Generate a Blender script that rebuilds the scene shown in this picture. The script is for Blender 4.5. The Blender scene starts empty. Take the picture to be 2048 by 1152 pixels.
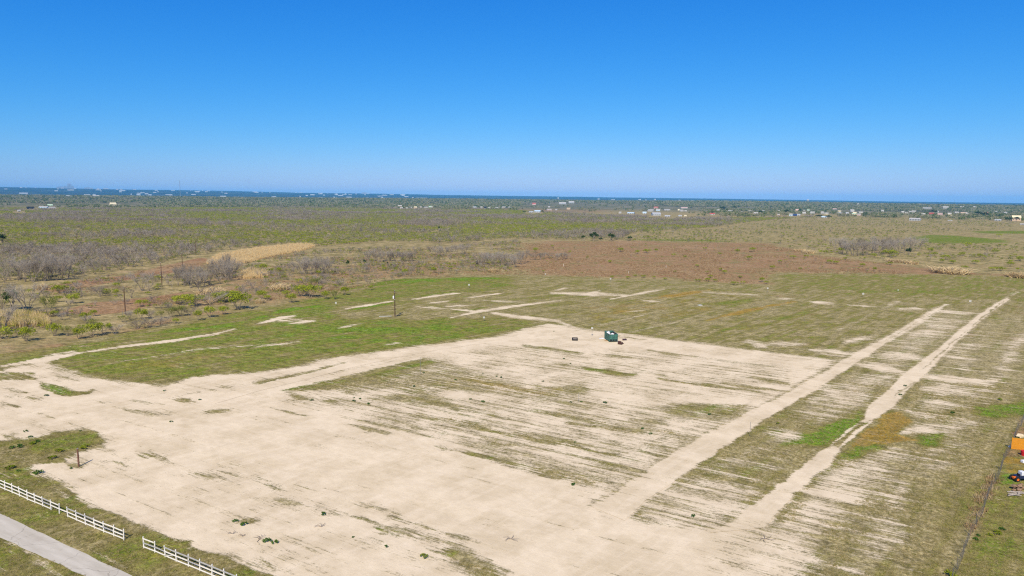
import bpy, bmesh, math, random
import numpy as np
from mathutils import Vector, Matrix
R = math.radians
rng = np.random.default_rng(7)
random.seed(7)
sc = bpy.context.scene
COL = sc.collection

# ------------------------------------------------------------------ camera, sky, sun
FPX, CAM_H = 1365.0, 40.0                       # focal length in photo pixels, drone height (m)
ROLL = math.atan(18.0 / 2048.0)
PITCH = math.atan((576 - 397) / FPX)
cam_d = bpy.data.cameras.new('camera'); cam = bpy.data.objects.new('camera', cam_d); COL.objects.link(cam)
cam_d.sensor_width = 36.0; cam_d.lens = 36.0 * FPX / 2048.0
cam_d.clip_start = 0.5; cam_d.clip_end = 120000.0
_rt = Vector((1, 0, 0)); _fw = Vector((0, math.cos(PITCH), -math.sin(PITCH))); _up = Vector((0, math.sin(PITCH), math.cos(PITCH)))
_x = _rt * math.cos(ROLL) + _up * math.sin(ROLL); _y = -_rt * math.sin(ROLL) + _up * math.cos(ROLL)
_m = Matrix((_x, _y, -_fw)).transposed().to_4x4(); _m.translation = Vector((0, 0, CAM_H))
cam.matrix_world = _m
sc.camera = cam

SUN_EL, SUN_AZ = R(46), math.atan2(-0.16, -0.98)    # sun stands behind the camera, a little to the left
world = bpy.data.worlds.new('World'); sc.world = world; world.use_nodes = True
wt = world.node_tree; wt.nodes.clear()
wo = wt.nodes.new('ShaderNodeOutputWorld'); bg = wt.nodes.new('ShaderNodeBackground'); sk = wt.nodes.new('ShaderNodeTexSky')
sk.sky_type = 'NISHITA'; sk.sun_disc = False; sk.sun_elevation = SUN_EL; sk.sun_rotation = SUN_AZ % (2 * math.pi)
sk.altitude = 0; sk.air_density = 1.0; sk.dust_density = 0.3; sk.ozone_density = 3.0
bg.inputs['Strength'].default_value = 0.1
_sp = wt.nodes.new('ShaderNodeSeparateColor'); _cb = wt.nodes.new('ShaderNodeCombineColor'); wt.links.new(sk.outputs[0], _sp.inputs[0])
for _i, (_g, _a) in enumerate(((2.2, .043), (1.06, .575), (0.60, 2.45))):          # the photograph's grading of the blue
    _p = wt.nodes.new('ShaderNodeMath'); _p.operation = 'POWER'; _p.inputs[1].default_value = _g; wt.links.new(_sp.outputs[_i], _p.inputs[0])
    _q = wt.nodes.new('ShaderNodeMath'); _q.operation = 'MULTIPLY'; _q.inputs[1].default_value = _a; wt.links.new(_p.outputs[0], _q.inputs[0]); wt.links.new(_q.outputs[0], _cb.inputs[_i])
wt.links.new(_cb.outputs[0], bg.inputs[0]); wt.links.new(bg.outputs[0], wo.inputs[0])
sun_d = bpy.data.lights.new('sun', 'SUN'); sun = bpy.data.objects.new('sun', sun_d); COL.objects.link(sun)
sun_d.energy = 5.0; sun_d.angle = R(0.53); sun_d.color = (1.0, 0.90, 0.72)
_sd = Vector((math.sin(SUN_AZ) * math.cos(SUN_EL), math.cos(SUN_AZ) * math.cos(SUN_EL), math.sin(SUN_EL)))
sun.rotation_euler = _sd.to_track_quat('Z', 'Y').to_euler()
sc.view_settings.view_transform = 'Standard'; sc.view_settings.look = 'None'
sc.view_settings.exposure = 0.2; sc.view_settings.gamma = 1.0; sc.view_settings.use_curve_mapping = False
sc.render.engine = 'CYCLES'
sc.cycles.max_bounces = 4; sc.cycles.diffuse_bounces = 2; sc.cycles.glossy_bounces = 1; sc.cycles.transparent_max_bounces = 4
sc.cycles.volume_bounces = 2; sc.cycles.use_denoising = False; sc.cycles.pixel_filter_type = 'BLACKMAN_HARRIS'; sc.cycles.filter_width = 1.2
sc.cycles.caustics_reflective = False; sc.cycles.caustics_refractive = False

# ------------------------------------------------------------------ survey: photo pixel -> point on the ground
def at(px, py, z=0.0):
    u, v = px - 1024.0, -(py - 576.0)
    c, s = math.cos(ROLL), math.sin(ROLL)
    u, v = u * c - v * s, u * s + v * c
    dz = -FPX * math.sin(PITCH) + v * math.cos(PITCH); dy = FPX * math.cos(PITCH) + v * math.sin(PITCH)
    dz = min(dz, -0.8)
    t = (CAM_H - z) / -dz
    return (u * t, dy * t)

# ------------------------------------------------------------------ numeric noise and terrain
_tab = np.random.default_rng(3).random((256, 256))
def vnoise(x, y):
    xi = np.floor(x).astype(int); yi = np.floor(y).astype(int); fx = x - xi; fy = y - yi
    fx = fx * fx * (3 - 2 * fx); fy = fy * fy * (3 - 2 * fy)
    a = _tab[xi & 255, yi & 255]; b = _tab[(xi + 1) & 255, yi & 255]; c = _tab[xi & 255, (yi + 1) & 255]; d = _tab[(xi + 1) & 255, (yi + 1) & 255]
    return (a * (1 - fx) + b * fx) * (1 - fy) + (c * (1 - fx) + d * fx) * fy
def fbm(x, y, o=4):
    r = 0; a = 0.5
    for k in range(o):
        r = r + a * (vnoise(x + 17.3 * k, y + 9.1 * k) - 0.5) * 2; x = x * 2.03; y = y * 2.03; a *= 0.5
    return r
def sst(a, b, x):
    t = np.clip((x - a) / (b - a), 0, 1); return t * t * (3 - 2 * t)
def terrain(x, y):
    x = np.asarray(x, float); y = np.asarray(y, float)
    d = np.hypot(x, y); be = np.arctan2(x, np.maximum(y, 1.0)) / R(36.9)       # -1 left edge .. +1 right edge
    bc = np.clip(be, -1.3, 1.3)
    z = 0.10 * fbm(x / 22, y / 22, 3) * sst(30, 120, d)
    z = z + 2.0 * fbm(x / 300, y / 300, 3) * sst(700, 1600, d) * (y > 0)
    ridge = 24 + 6 * fbm(x / 900, y / 900, 3) - 10 * np.clip(bc, 0, 1) + 6 * np.exp(-((bc - 0.55) / 0.22) ** 2)
    z = z + ridge * sst(3000, 5200, d) * (1 - 0.9 * sst(5600, 7500, d)) * (y > 0)
    top = (40 + (5.0 - 5.6 * bc) / FPX * 20000) 
    hill = np.maximum(top, 20) * (1 + 0.16 * fbm(x / 2600, y / 2600, 4))
    z = z + hill * sst(8000, 20000, d) * (y > 0)
    return z
def tz(x, y): return float(terrain(np.array([x]), np.array([y]))[0])

# ------------------------------------------------------------------ ground layout (polygons surveyed on the ground plane)
def ribbon(pts, th):
    """a long patch of ground: centre line and thickness as seen, pointed ends"""
    n = len(pts); up = []; dn = []
    for i, (x, y) in enumerate(pts):
        t = th * (1.0 if 0 < i < n - 1 else 0.45) * 0.5
        up.append((x, y - t)); dn.append((x, y + t))
    if n == 2:
        (x0, y0), (x1, y1) = pts; mx, my = (x0 + x1) / 2, (y0 + y1) / 2
        up.insert(1, (mx, my - th * .5)); dn.insert(1, (mx, my + th * .5))
    return up + dn[::-1]
OPS = []     # (channel, world polygon, value, softness in m)
def P(ch, pts, val, soft=2.0, wob=1.0): OPS.append((ch, np.array([at(*p) for p in pts]), val, soft, wob))
def L(ch, pts, th, val, soft=1.0, wob=1.0): OPS.append((ch, np.array([at(*p) for p in ribbon(pts, th)]), val, soft, wob))

FIELD = [(0, 708), (125, 688), (250, 663), (360, 642), (430, 630), (512, 614), (662, 590), (762, 570), (837, 557), (937, 551), (1022, 549), (1124, 552), (1224, 557),
         (1324, 560), (1424, 565), (1530, 568), (1537, 550), (1560, 546), (1700, 546), (1850, 548), (1950, 549), (2048, 555), (2400, 570), (2600, 1152), (2600, 2500), (-600, 2500), (-900, 1152), (-600, 820)]
P('W', FIELD, 0.0, 1.5); P('B', FIELD, 0.0, 2.0); P('G', FIELD, 0.12, 3.0); P('O', FIELD, 0.16, 3.0)
# wild land beyond the mown field
P('B', [(1040, 500), (1095, 482), (1300, 482), (1536, 487), (1640, 512), (1800, 530), (1950, 545), (2048, 551), (1560, 545), (1536, 548), (1530, 567), (1424, 563), (1224, 556), (1060, 545), (1030, 530)], .66, 12)
P('B', [(70, 578), (150, 562), (260, 550), (330, 532), (400, 515), (425, 520), (380, 540), (300, 553), (200, 568), (120, 585)], .95, 3)
P('B', [(100, 628), (180, 606), (330, 590), (400, 580), (330, 606), (230, 628)], .85, 3)
P('B', [(440, 545), (700, 530), (1020, 530), (1030, 548), (830, 556), (650, 588), (430, 612), (350, 610)], .42, 5)
P('B', [(0, 690), (150, 670), (300, 642), (430, 620), (660, 580), (840, 550), (850, 556), (700, 586), (560, 610), (420, 634), (300, 656), (150, 688), (0, 714)], .40, 2)
P('O', [(1040, 411), (1120, 409), (1290, 416), (1300, 424), (1180, 424), (1060, 422)], .5, 60)
P('B', [(800, 415), (1120, 410), (1250, 418), (1200, 425), (900, 421)], .55, 60)
P('B', [(5, 431), (25, 433), (45, 446), (35, 447)], .9, 20)
P('G', [(1240, 482), (1420, 457), (1640, 432), (2150, 446), (2150, 552), (1950, 544), (1640, 510)], .42, 12)
P('G', [(1826, 475), (1861, 470), (1898, 471), (2011, 480), (2011, 485), (1886, 487), (1850, 484)], .95, 8)
P('G', [(1940, 463), (2060, 462), (2060, 468), (1970, 467)], .95, 10)
P('S', [(415, 526), (440, 510), (500, 500), (560, 493), (620, 491), (595, 500), (520, 515), (455, 528)], .15, 3)
P('G', [(1240, 478), (1420, 480), (1480, 484), (1300, 481)], .8, 8)
P('G', [(1560, 549), (1850, 550), (2048, 558), (2048, 600), (1560, 575)], .42, 6)
# the green left half of the field
P('G', [(0, 712), (150, 690), (300, 662), (430, 636), (560, 612), (700, 584), (840, 560), (1020, 553), (1030, 575), (900, 590), (700, 612), (660, 622), (700, 640), (900, 640), (1060, 640), (1070, 655), (1000, 665), (880, 690), (700, 705), (600, 730), (480, 745), (380, 755), (250, 760), (150, 742), (60, 726), (0, 724)], .66, 4)
P('G', [(540, 645), (720, 640), (900, 642), (1000, 655), (850, 690), (700, 697), (560, 690)], .84, 6)
P('G', [(80, 725), (240, 705), (420, 680), (540, 668), (560, 700), (400, 745), (250, 752), (150, 738)], .75, 4)
P('O', [(200, 730), (330, 715), (420, 700), (480, 705), (350, 735), (250, 745)], .45, 4)
for pts, th, v in [([(640, 585), (800, 562), (1000, 556)], 9, .95), ([(700, 620), (790, 606)], 7, .95), ([(300, 668), (470, 648), (560, 625)], 8, .9), ([(370, 682), (470, 665)], 6, 1.0), ([(540, 625), (640, 612)], 8, 1.0), ([(560, 632), (660, 634)], 6, .9),
                   ([(840, 572), (1010, 566)], 6, .8), ([(1160, 585), (1030, 600)], 5, .8), ([(1400, 610), (1500, 600)], 8, .7), ([(1530, 640), (1640, 622)], 8, .6), ([(1660, 590), (1810, 578)], 4, .7), ([(1800, 590), (1880, 582)], 4, .8),
                   ([(1440, 660), (1560, 645)], 10, .6), ([(1530, 680), (1640, 672)], 6, .6), ([(1700, 600), (1800, 588)], 5, .55)]:
    L('G', pts, th, v, 1.5)
P('O', [(1120, 625), (1250, 602), (1400, 582), (1480, 590), (1440, 622), (1330, 640), (1150, 652)], .42, 6)
for pts, th, v in [([(1300, 598), (1420, 580)], 7, .9), ([(1410, 642), (1480, 625), (1590, 602)], 8, .9), ([(1230, 625), (1330, 608)], 6, .7), ([(1480, 660), (1560, 640)], 6, .6), ([(1820, 700), (1920, 665)], 8, .45), ([(1950, 690), (2048, 660)], 10, .45)]:
    L('O', pts, th, v, 2)
# bare caliche
BIG = [(0, 742), (60, 728), (90, 722), (120, 740), (170, 750), (212, 761), (280, 766), (325, 771), (382, 757), (425, 750), (512, 745), (600, 733), (640, 718), (700, 712), (760, 703), (860, 690), (1000, 672), (1060, 655), (1100, 648), (1180, 660), (1280, 672), (1420, 688), (1530, 703), (1680, 722), (1180, 1035), (1480, 1060), (1600, 1050), (1640, 1080), (1620, 1200), (560, 1200), (530, 1152), (470, 1125), (330, 1075), (200, 1015), (110, 970), (60, 935), (70, 920), (130, 912), (195, 895), (203, 885), (165, 862), (110, 868), (40, 880), (0, 884), (-200, 900), (-200, 760)]
P('S', BIG, .82, 2.6)
P('S', [(570, 790), (850, 790), (1000, 800), (1190, 790), (1420, 830), (1480, 850), (1330, 960), (1180, 985), (1000, 930), (900, 890), (700, 840)], .16, 4)
P('S', [(230, 790), (330, 790), (430, 806), (560, 812), (690, 846), (880, 896), (1000, 936), (1180, 990), (1200, 1035), (1480, 1066), (1420, 1090), (1300, 1160), (1040, 1160), (960, 1080), (800, 1020), (660, 985), (520, 945), (380, 920), (260, 890), (200, 860), (100, 840), (60, 810), (150, 800)], 1.12, 3)
P('S', [(860, 712), (1000, 690), (1300, 700), (1600, 735), (1540, 800), (1300, 795), (1100, 770), (900, 745)], .36, 4)
P('S', [(575, 782), (740, 745), (860, 716), (900, 726), (960, 745), (1000, 758), (1060, 770), (1160, 770), (1190, 780), (1150, 792), (1080, 800), (1000, 790), (900, 782), (840, 795), (780, 778), (700, 788), (640, 776)], -.28, 2.5)
P('O', [(840, 760), (960, 748), (1060, 770), (1160, 775), (1100, 798), (980, 795)], .5, 3)
P('S', [(560, 780), (740, 740), (850, 716), (880, 725), (760, 765), (640, 780)], -.75, 1.5)
P('S', [(505, 764), (600, 745), (690, 722), (705, 722), (640, 745), (520, 770)], -.45, 1.2)
P('S', [(1320, 812), (1380, 805), (1500, 808), (1505, 825), (1460, 840), (1380, 838), (1330, 825)], -.30, 2)
SK = [([(1040, 691), (1160, 708)], 9, -.5), ([(1160, 735), (1268, 750)], 11, -.75), ([(1110, 727), (1165, 736)], 4, -.4), ([(1320, 758), (1520, 785)], 7, -.5), ([(1300, 700), (1360, 712)], 6, -.4), ([(1340, 708), (1540, 732)], 5, -.25), ([(1185, 706), (1265, 716)], 4, -.4),
      ([(1260, 735), (1330, 752)], 3, -.4), ([(1440, 765), (1560, 782)], 6, -.5), ([(1500, 755), (1580, 768)], 6, -.6), ([(1230, 672), (1290, 680)], 3, -.3), ([(782, 790), (840, 797), (900, 808), (922, 825)], 13, -.42), ([(580, 787), (620, 798)], 10, -.55), ([(650, 800), (672, 805)], 6, -.5), ([(820, 825), (902, 842)], 7, -.5),
      ([(540, 815), (620, 832)], 4, -.25), ([(1060, 820), (1200, 845)], 6, -.3), ([(1100, 800), (1180, 815)], 5, -.3), ([(688, 851), (778, 870)], 7, -.5), ([(720, 842), (860, 870)], 4, -.35), ([(859, 892), (900, 900)], 8, -.4), ([(925, 905), (980, 916), (1030, 928)], 20, -.55), ([(1024, 925), (1100, 945), (1180, 967)], 13, -.4), ([(900, 845), (1010, 868)], 6, -.4), ([(920, 842), (980, 858)], 7, -.5), ([(955, 876), (1024, 890)], 6, -.5),
      ([(1024, 866), (1100, 882), (1240, 910)], 7, -.45), ([(1130, 846), (1290, 867)], 8, -.4), ([(1160, 872), (1235, 886)], 5, -.3), ([(1250, 840), (1330, 848)], 6, -.35), ([(1300, 862), (1400, 875)], 8, -.3), ([(1290, 890), (1380, 905)], 9, -.3), ([(1190, 928), (1270, 945)], 5, -.35), ([(1280, 905), (1350, 920)], 6, -.3), ([(1190, 965), (1320, 945)], 8, .0), ([(1190, 1000), (1240, 975)], 8, .0),
      ([(512, 957), (566, 986)], 24, -.1), ([(566, 997), (664, 1027)], 16, -.05), ([(666, 1024), (730, 1045), (812, 1075)], 12, -.65), ([(737, 1005), (797, 1027)], 7, -.2), ([(778, 1035), (870, 1058), (960, 1084)], 9, -.45), ([(783, 1057), (925, 1088)], 22, -.12), ([(723, 1070), (837, 1111)], 14, -.0), ([(512, 1125), (580, 1150)], 12, -.2), ([(520, 1090), (650, 1130)], 4, .0), ([(600, 975), (700, 993)], 5, -.05), ([(620, 890), (655, 900)], 5, -.1), ([(575, 885), (610, 898)], 8, -.1),
      ([(206, 916), (268, 935)], 7, -.6), ([(274, 910), (300, 912)], 7, -.7), ([(293, 905), (347, 920)], 5, -.6), ([(339, 948), (470, 962)], 16, .12), ([(380, 940), (480, 955)], 6, -.1), ([(140, 930), (172, 928)], 10, -.65), ([(461, 1048), (512, 1045)], 15, -.35), ([(335, 797), (400, 785), (470, 772)], 6, .05), ([(345, 800), (397, 804)], 9, -.45), ([(405, 822), (470, 817)], 9, -.5), ([(250, 820), (340, 832)], 10, .1), ([(252, 800), (322, 810)], 4, -.35), ([(190, 800), (225, 806)], 6, .0),
      ([(0, 790), (80, 800)], 12, -.05), ([(0, 806), (34, 815)], 8, -.6), ([(30, 820), (110, 835)], 6, .0), ([(0, 775), (60, 785)], 6, -.3), ([(10, 872), (40, 878)], 5, -.4)]
for pts, th, v in SK: L('S', pts, th, v * 1.1, 1.2, 1.2)
for pts, th, v in [([(1160, 735), (1268, 750)], 11, .6), ([(666, 1024), (812, 1075)], 12, .45), ([(925, 905), (1030, 928)], 20, .35), ([(1320, 812), (1505, 825)], 25, .5), ([(560, 780), (880, 722)], 16, .5)]: L('G', pts, th, v, 1)
P('S', [(859, 1100), (905, 1094), (950, 1108), (1024, 1136), (1040, 1160), (960, 1160), (900, 1122)], -.45, 1.5); P('G', [(859, 1100), (905, 1094), (950, 1108), (960, 1160), (900, 1122)], .6, 1.5)
P('S', [(0, 884), (60, 880), (110, 869), (160, 862), (190, 868), (203, 888), (185, 897), (130, 905), (135, 922), (60, 928), (0, 935)], -.95, .8)
P('G', [(60, 885), (110, 869), (160, 862), (195, 870), (200, 888), (130, 900), (60, 905)], .7, 1.2); P('O', [(0, 890), (120, 880), (180, 880), (100, 910), (0, 925)], .4, 2)
P('S', [(66, 764), (110, 770), (150, 784), (175, 783), (190, 775), (176, 788), (140, 794), (108, 790), (90, 780)], -.85, .8); P('G', [(66, 764), (110, 770), (150, 784), (175, 783), (190, 775), (176, 788), (140, 794), (108, 790)], .9, .8)
P('S', [(-50, 744), (60, 744), (84, 757), (40, 760), (-50, 760)], -.6, 1)
P('S', [(90, 735), (150, 742), (170, 765), (110, 765)], .25, 1.5)
# verge along the white fence
VERGE = [(-400, 890), (-200, 905), (0, 925), (50, 935), (75, 950), (110, 970), (150, 990), (200, 1015), (260, 1045), (330, 1075), (400, 1100), (470, 1125), (530, 1152), (640, 1200), (900, 1400), (-900, 1800)]
P('S', VERGE, -.95, .45); P('G', VERGE, .48, 1); P('O', VERGE, .30, 1)
P('G', [(0, 950), (0, 1000), (60, 1040), (180, 1090), (330, 1152), (400, 1152), (250, 1085), (120, 1020)], .62, 1.0)
L('S', [(100, 980), (140, 996)], 7, .2, .5); L('S', [(80, 962), (120, 978)], 5, .1, .5)
L('S', [(0, 1087), (60, 1110), (110, 1140), (150, 1175)], 16, .12, .6)
# right of the first track
P('G', [(1560, 1160), (1640, 1000), (1760, 880), (1860, 720), (1960, 640), (2060, 620), (2060, 790), (1960, 960), (1900, 1160)], -.02, 4)
P('O', [(1850, 830), (1900, 760), (1990, 700), (2040, 800), (1960, 880), (1880, 880)], .38, 5)
P('S', [(1560, 1160), (1640, 1000), (1760, 880), (1860, 720), (1960, 640), (2060, 620), (2050, 760), (1960, 900), (1840, 1000), (1800, 1160)], -.52, 4)
P('S', [(1700, 728), (1880, 615), (1960, 625), (1880, 690), (1800, 750)], -.18, 5)
P('S', [(1580, 820), (1690, 745), (1800, 750), (1730, 815), (1640, 850)], .0, 3)
P('S', [(1260, 1000), (1400, 930), (1560, 850), (1640, 850), (1560, 960), (1480, 1030), (1300, 1040)], -.40, 3)
P('S', [(1250, 1010), (1340, 975), (1420, 960), (1500, 985), (1490, 1030), (1440, 1058), (1300, 1050)], .18, 2.5)
P('S', [(1560, 1035), (1640, 950), (1740, 895), (1800, 890), (1805, 912), (1780, 950), (1760, 990), (1700, 1020), (1660, 1060), (1620, 1110)], .12, 3)
P('S', [(1612, 985), (1680, 960), (1710, 985), (1690, 1000), (1630, 1002)], .55, 2)
P('S', [(1400, 1160), (1440, 1080), (1560, 1050), (1625, 1070), (1625, 1130), (1570, 1160)], .50, 3)
P('S', [(1785, 862), (1830, 850), (1885, 850), (1870, 870), (1825, 880)], .25, 1.5)
S2 = [([(1711, 728), (1760, 735), (1815, 746)], 13, .8), ([(1848, 752), (1900, 757), (1965, 766)], 13, .65), ([(1400, 585), (1520, 590)], 4, .15), ([(1619, 604), (1671, 608)], 7, .35), ([(1696, 610), (1756, 614)], 3, .4), ([(1791, 618), (1846, 618)], 8, .35), ([(1551, 597), (1591, 597)], 4, .1), ([(1766, 616), (1799, 602)], 3, .5), ([(1536, 687), (1606, 688)], 9, .5), ([(1619, 700), (1706, 710)], 15, .15), ([(1680, 685), (1750, 672)], 11, .25), ([(1487, 680), (1540, 696)], 12, .15),
      ([(1818, 670), (1910, 648)], 11, .22), ([(1881, 624), (1950, 627)], 4, .5), ([(1861, 643), (1926, 645)], 7, .1), ([(1761, 712), (1843, 715)], 16, .2), ([(1640, 772), (1730, 770)], 15, .22), ([(1650, 783), (1725, 810)], 15, .35), ([(1891, 718), (1940, 720)], 12, .05), ([(1925, 738), (1945, 718)], 8, .2), ([(1850, 775), (1940, 785)], 22, .3), ([(1830, 805), (1915, 812)], 20, .05), ([(1790, 815), (1860, 835)], 10, .4), ([(1900, 700), (1960, 690)], 14, -.1), ([(1985, 758), (2005, 730), (2025, 700)], 26, .22), ([(1870, 870), (1900, 855), (1925, 842)], 8, .3), ([(1940, 800), (1990, 760)], 8, .15), ([(2025, 690), (2060, 670)], 20, .15),
      ([(1700, 1155), (1750, 1085), (1795, 1020), (1806, 975)], 20, .02), ([(1780, 1000), (1805, 975)], 12, .35), ([(1800, 1060), (1760, 1100)], 10, .15), ([(1860, 905), (1920, 890)], 14, .1), ([(1830, 950), (1890, 930)], 14, .0), ([(1540, 880), (1610, 870)], 14, .15), ([(1590, 790), (1640, 770)], 6, .2), ([(1420, 935), (1520, 900)], 8, .05)]
for pts, th, v in S2: L('S', pts, th * 1.15, v * .8, 2.0, 1.5)
# wheel tracks over the grass
S3 = [([(0, 733), (90, 719), (150, 707)], 10, .85), ([(150, 707), (250, 692), (340, 682), (430, 668), (470, 658)], 5, .75), ([(85, 712), (150, 702)], 6, .2), ([(225, 724), (290, 717), (390, 700), (480, 688)], 4, .0), ([(430, 697), (512, 690), (600, 687)], 3, .05), ([(512, 648), (562, 636), (592, 632)], 7, .6), ([(580, 647), (632, 641)], 6, .6), ([(556, 642), (610, 638)], 8, .1), ([(675, 656), (730, 646)], 4, .5), ([(690, 618), (787, 602)], 4, .9), ([(822, 599), (870, 592), (927, 585)], 4, .8), ([(857, 606), (897, 602)], 4, .7), ([(832, 613), (897, 619)], 4, .5), ([(887, 613), (952, 610)], 5, .3), ([(930, 596), (1007, 586)], 3, .7), ([(902, 635), (962, 622), (1024, 613), (1125, 600)], 5, .8), ([(982, 626), (1024, 632), (1119, 643)], 7, .8), ([(1080, 636), (1119, 643), (1150, 655)], 6, .6),
      ([(900, 618), (960, 624)], 5, .4), ([(1100, 586), (1180, 588), (1255, 590)], 10, .08), ([(1107, 581), (1137, 576)], 4, .6), ([(1219, 599), (1289, 585), (1330, 578)], 4, .8), ([(1164, 589), (1199, 582)], 4, .8), ([(1189, 652), (1336, 619)], 3, .02), ([(1260, 665), (1411, 630)], 3, .02), ([(1636, 675), (1683, 657), (1801, 602)], 3, -.05), ([(1390, 612), (1450, 590)], 2, .0), ([(1285, 602), (1320, 603)], 4, .3), ([(960, 600), (1050, 605)], 4, .15), ([(600, 760), (700, 738), (760, 728)], 4, .0), ([(1250, 624), (1290, 620)], 4, .2), ([(510, 768), (430, 775)], 6, .3), ([(505, 695), (600, 683)], 4, .4), ([(768, 690), (800, 686)], 4, .2)]
for pts, th, v in S3: L('S', pts, th, v * .85, 1.3, .5)
for pts in ([(420, 812), (560, 842), (720, 880), (900, 930), (1080, 990)], [(430, 818), (570, 850), (730, 889), (905, 941), (1080, 1003)], [(80, 815), (260, 845), (430, 895), (600, 960), (740, 1010)], [(260, 905), (420, 945), (600, 1000), (780, 1050)], [(1000, 1140), (1100, 1090), (1180, 1040), (1240, 1000)], [(1020, 1148), (1120, 1098), (1196, 1046), (1256, 1006)], [(1060, 1030), (1180, 1075), (1300, 1100), (1420, 1100)], [(560, 1070), (680, 1105), (800, 1148)], [(545, 1076), (665, 1112), (780, 1152)], [(100, 945), (240, 990), (380, 1050), (500, 1100)]):
    L('S', pts, 3.2, .42, .35, .4)
TRACK_N = [(430, 802), (520, 776), (600, 757), (700, 731), (790, 711), (880, 694), (960, 683)]
P('S', [(x, y - 7 * (1 - .3 * i / 6)) for i, (x, y) in enumerate(TRACK_N)] + [(x, y + 6 * (1 - .3 * i / 6)) for i, (x, y) in list(enumerate(TRACK_N))[::-1]], 1.0, .6, .4)
P('S', [(640, 722), (690, 712), (700, 722), (650, 732)], .5, 1); P('S', [(690, 718), (760, 706), (765, 716), (705, 727)], .65, 1)
T1L = [(1180, 1012), (1275, 952), (1345, 906), (1420, 860), (1480, 832), (1536, 805), (1586, 777), (1636, 750), (1686, 720), (1736, 692), (1773, 672)]
T1R = [(1250, 1042), (1290, 1002), (1340, 970), (1380, 942), (1430, 905), (1490, 866), (1536, 837), (1578, 811), (1636, 777), (1683, 745), (1711, 727), (1773, 686)]
P('S', T1L + T1R[::-1], 1.0, .5, .35)
T1UL = [(1773, 672), (1811, 652), (1861, 622), (1896, 607)]; T1UR = [(1773, 685), (1823, 655), (1886, 614), (1900, 608)]
P('S', T1UL + T1UR[::-1], .25, .6, .3)
L('S', [(1770, 677), (1815, 653), (1865, 623), (1892, 609)], 6, .95, .4, .25); L('S', [(1772, 684), (1822, 656), (1884, 616)], 5, .95, .4, .25)
L('S', [(1770, 681), (1818, 655), (1875, 620)], 3, -.3, .3, .2)
for a_, b_ in zip(T1L[:-1], T1L[1:]): OPS.append(('S', np.array([at(a_[0] - 5, a_[1] - 2), at(b_[0] - 3, b_[1] - 2), at(b_[0] + 1, b_[1] + 1), at(a_[0] + 1, a_[1] + 2)]), -.12, .5, .5))
T2AL = [(1420, 1066), (1470, 1040), (1490, 1022), (1536, 986), (1590, 944), (1631, 911), (1666, 891)]; T2AR = [(1530, 1056), (1552, 1030), (1577, 1002), (1606, 975), (1636, 948), (1666, 924), (1684, 896)]
T2BL = [(1726, 846), (1736, 812), (1773, 785), (1806, 750), (1843, 722), (1886, 690), (1923, 657), (1961, 627), (1996, 604), (2014, 596)]
T2BR = [(1753, 836), (1786, 815), (1816, 780), (1848, 750), (1886, 712), (1926, 672), (1961, 642), (2006, 608), (2020, 600)]
P('G', [(1575, 890), (1640, 852), (1725, 824), (1722, 850), (1690, 872), (1650, 892), (1610, 890)], 1.0, 1.0); P('S', [(1600, 885), (1640, 855), (1725, 826), (1722, 850), (1690, 872), (1650, 890)], -.95, 1)
P('S', [(1690, 908), (1740, 850), (1770, 825), (1812, 820), (1826, 845), (1800, 870), (1842, 868), (1882, 868), (1882, 895), (1840, 896), (1780, 892), (1700, 916)], -.95, .8)
P('O', [(1700, 895), (1740, 852), (1770, 826), (1810, 822), (1826, 845), (1795, 868), (1835, 882), (1780, 888)], 1.0, .8)
P('G', [(1688, 908), (1715, 880), (1765, 880), (1760, 897), (1700, 918)], 1.0, 1.2); P('G', [(1832, 870), (1882, 866), (1884, 894), (1838, 896)], .9, 1.2); P('G', [(1725, 870), (1770, 822), (1790, 822), (1745, 862)], .7, 1)
P('S', T2AL + T2AR[::-1], .95, .6, .5); P('S', T2BL + T2BR[::-1], .95, .5, .3)
L('S', [(1655, 897), (1695, 864), (1730, 838)], 6, .8, .3, .3); L('S', [(1672, 902), (1710, 868), (1745, 840)], 10, .9, .3, .3)
for pts in ([(1840, 742), (1880, 708), (1935, 660)], [(1790, 795), (1830, 762)], [(1940, 655), (1985, 620), (2008, 603)]): L('S', pts, 5, -.35, .35, .6)
L('S', [(2008, 600), (2040, 580)], 4, .45, .5)
P('G', [(1955, 812), (2060, 796), (2060, 832), (1990, 837), (1950, 830)], 1.0, 1.0); P('S', [(1955, 812), (2060, 796), (2060, 832), (1990, 837), (1950, 830)], -1, 1)
# house yard at the right
YARD = [(1905, 1160), (1960, 1040), (1990, 960), (2012, 915), (2030, 870), (2045, 835), (2300, 835), (2300, 1160)]
P('S', YARD, -.95, .5); P('G', YARD, .58, 1); P('O', YARD, .22, 1)
P('G', [(1996, 948), (2022, 944), (2030, 955), (2026, 966), (1998, 967)], 1.0, .5)
P('B', [(2018, 898), (2060, 898), (2060, 915), (2012, 915)], .5, .4); P('O', [(2006, 917), (2025, 915), (2060, 923), (2060, 930), (2006, 927)], 1.0, .3); P('O', [(2002, 928), (2060, 930), (2060, 948), (2002, 946)], .7, .5); P('B', [(2035, 840), (2060, 840), (2060, 875), (2025, 876)], .6, .4)

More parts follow.
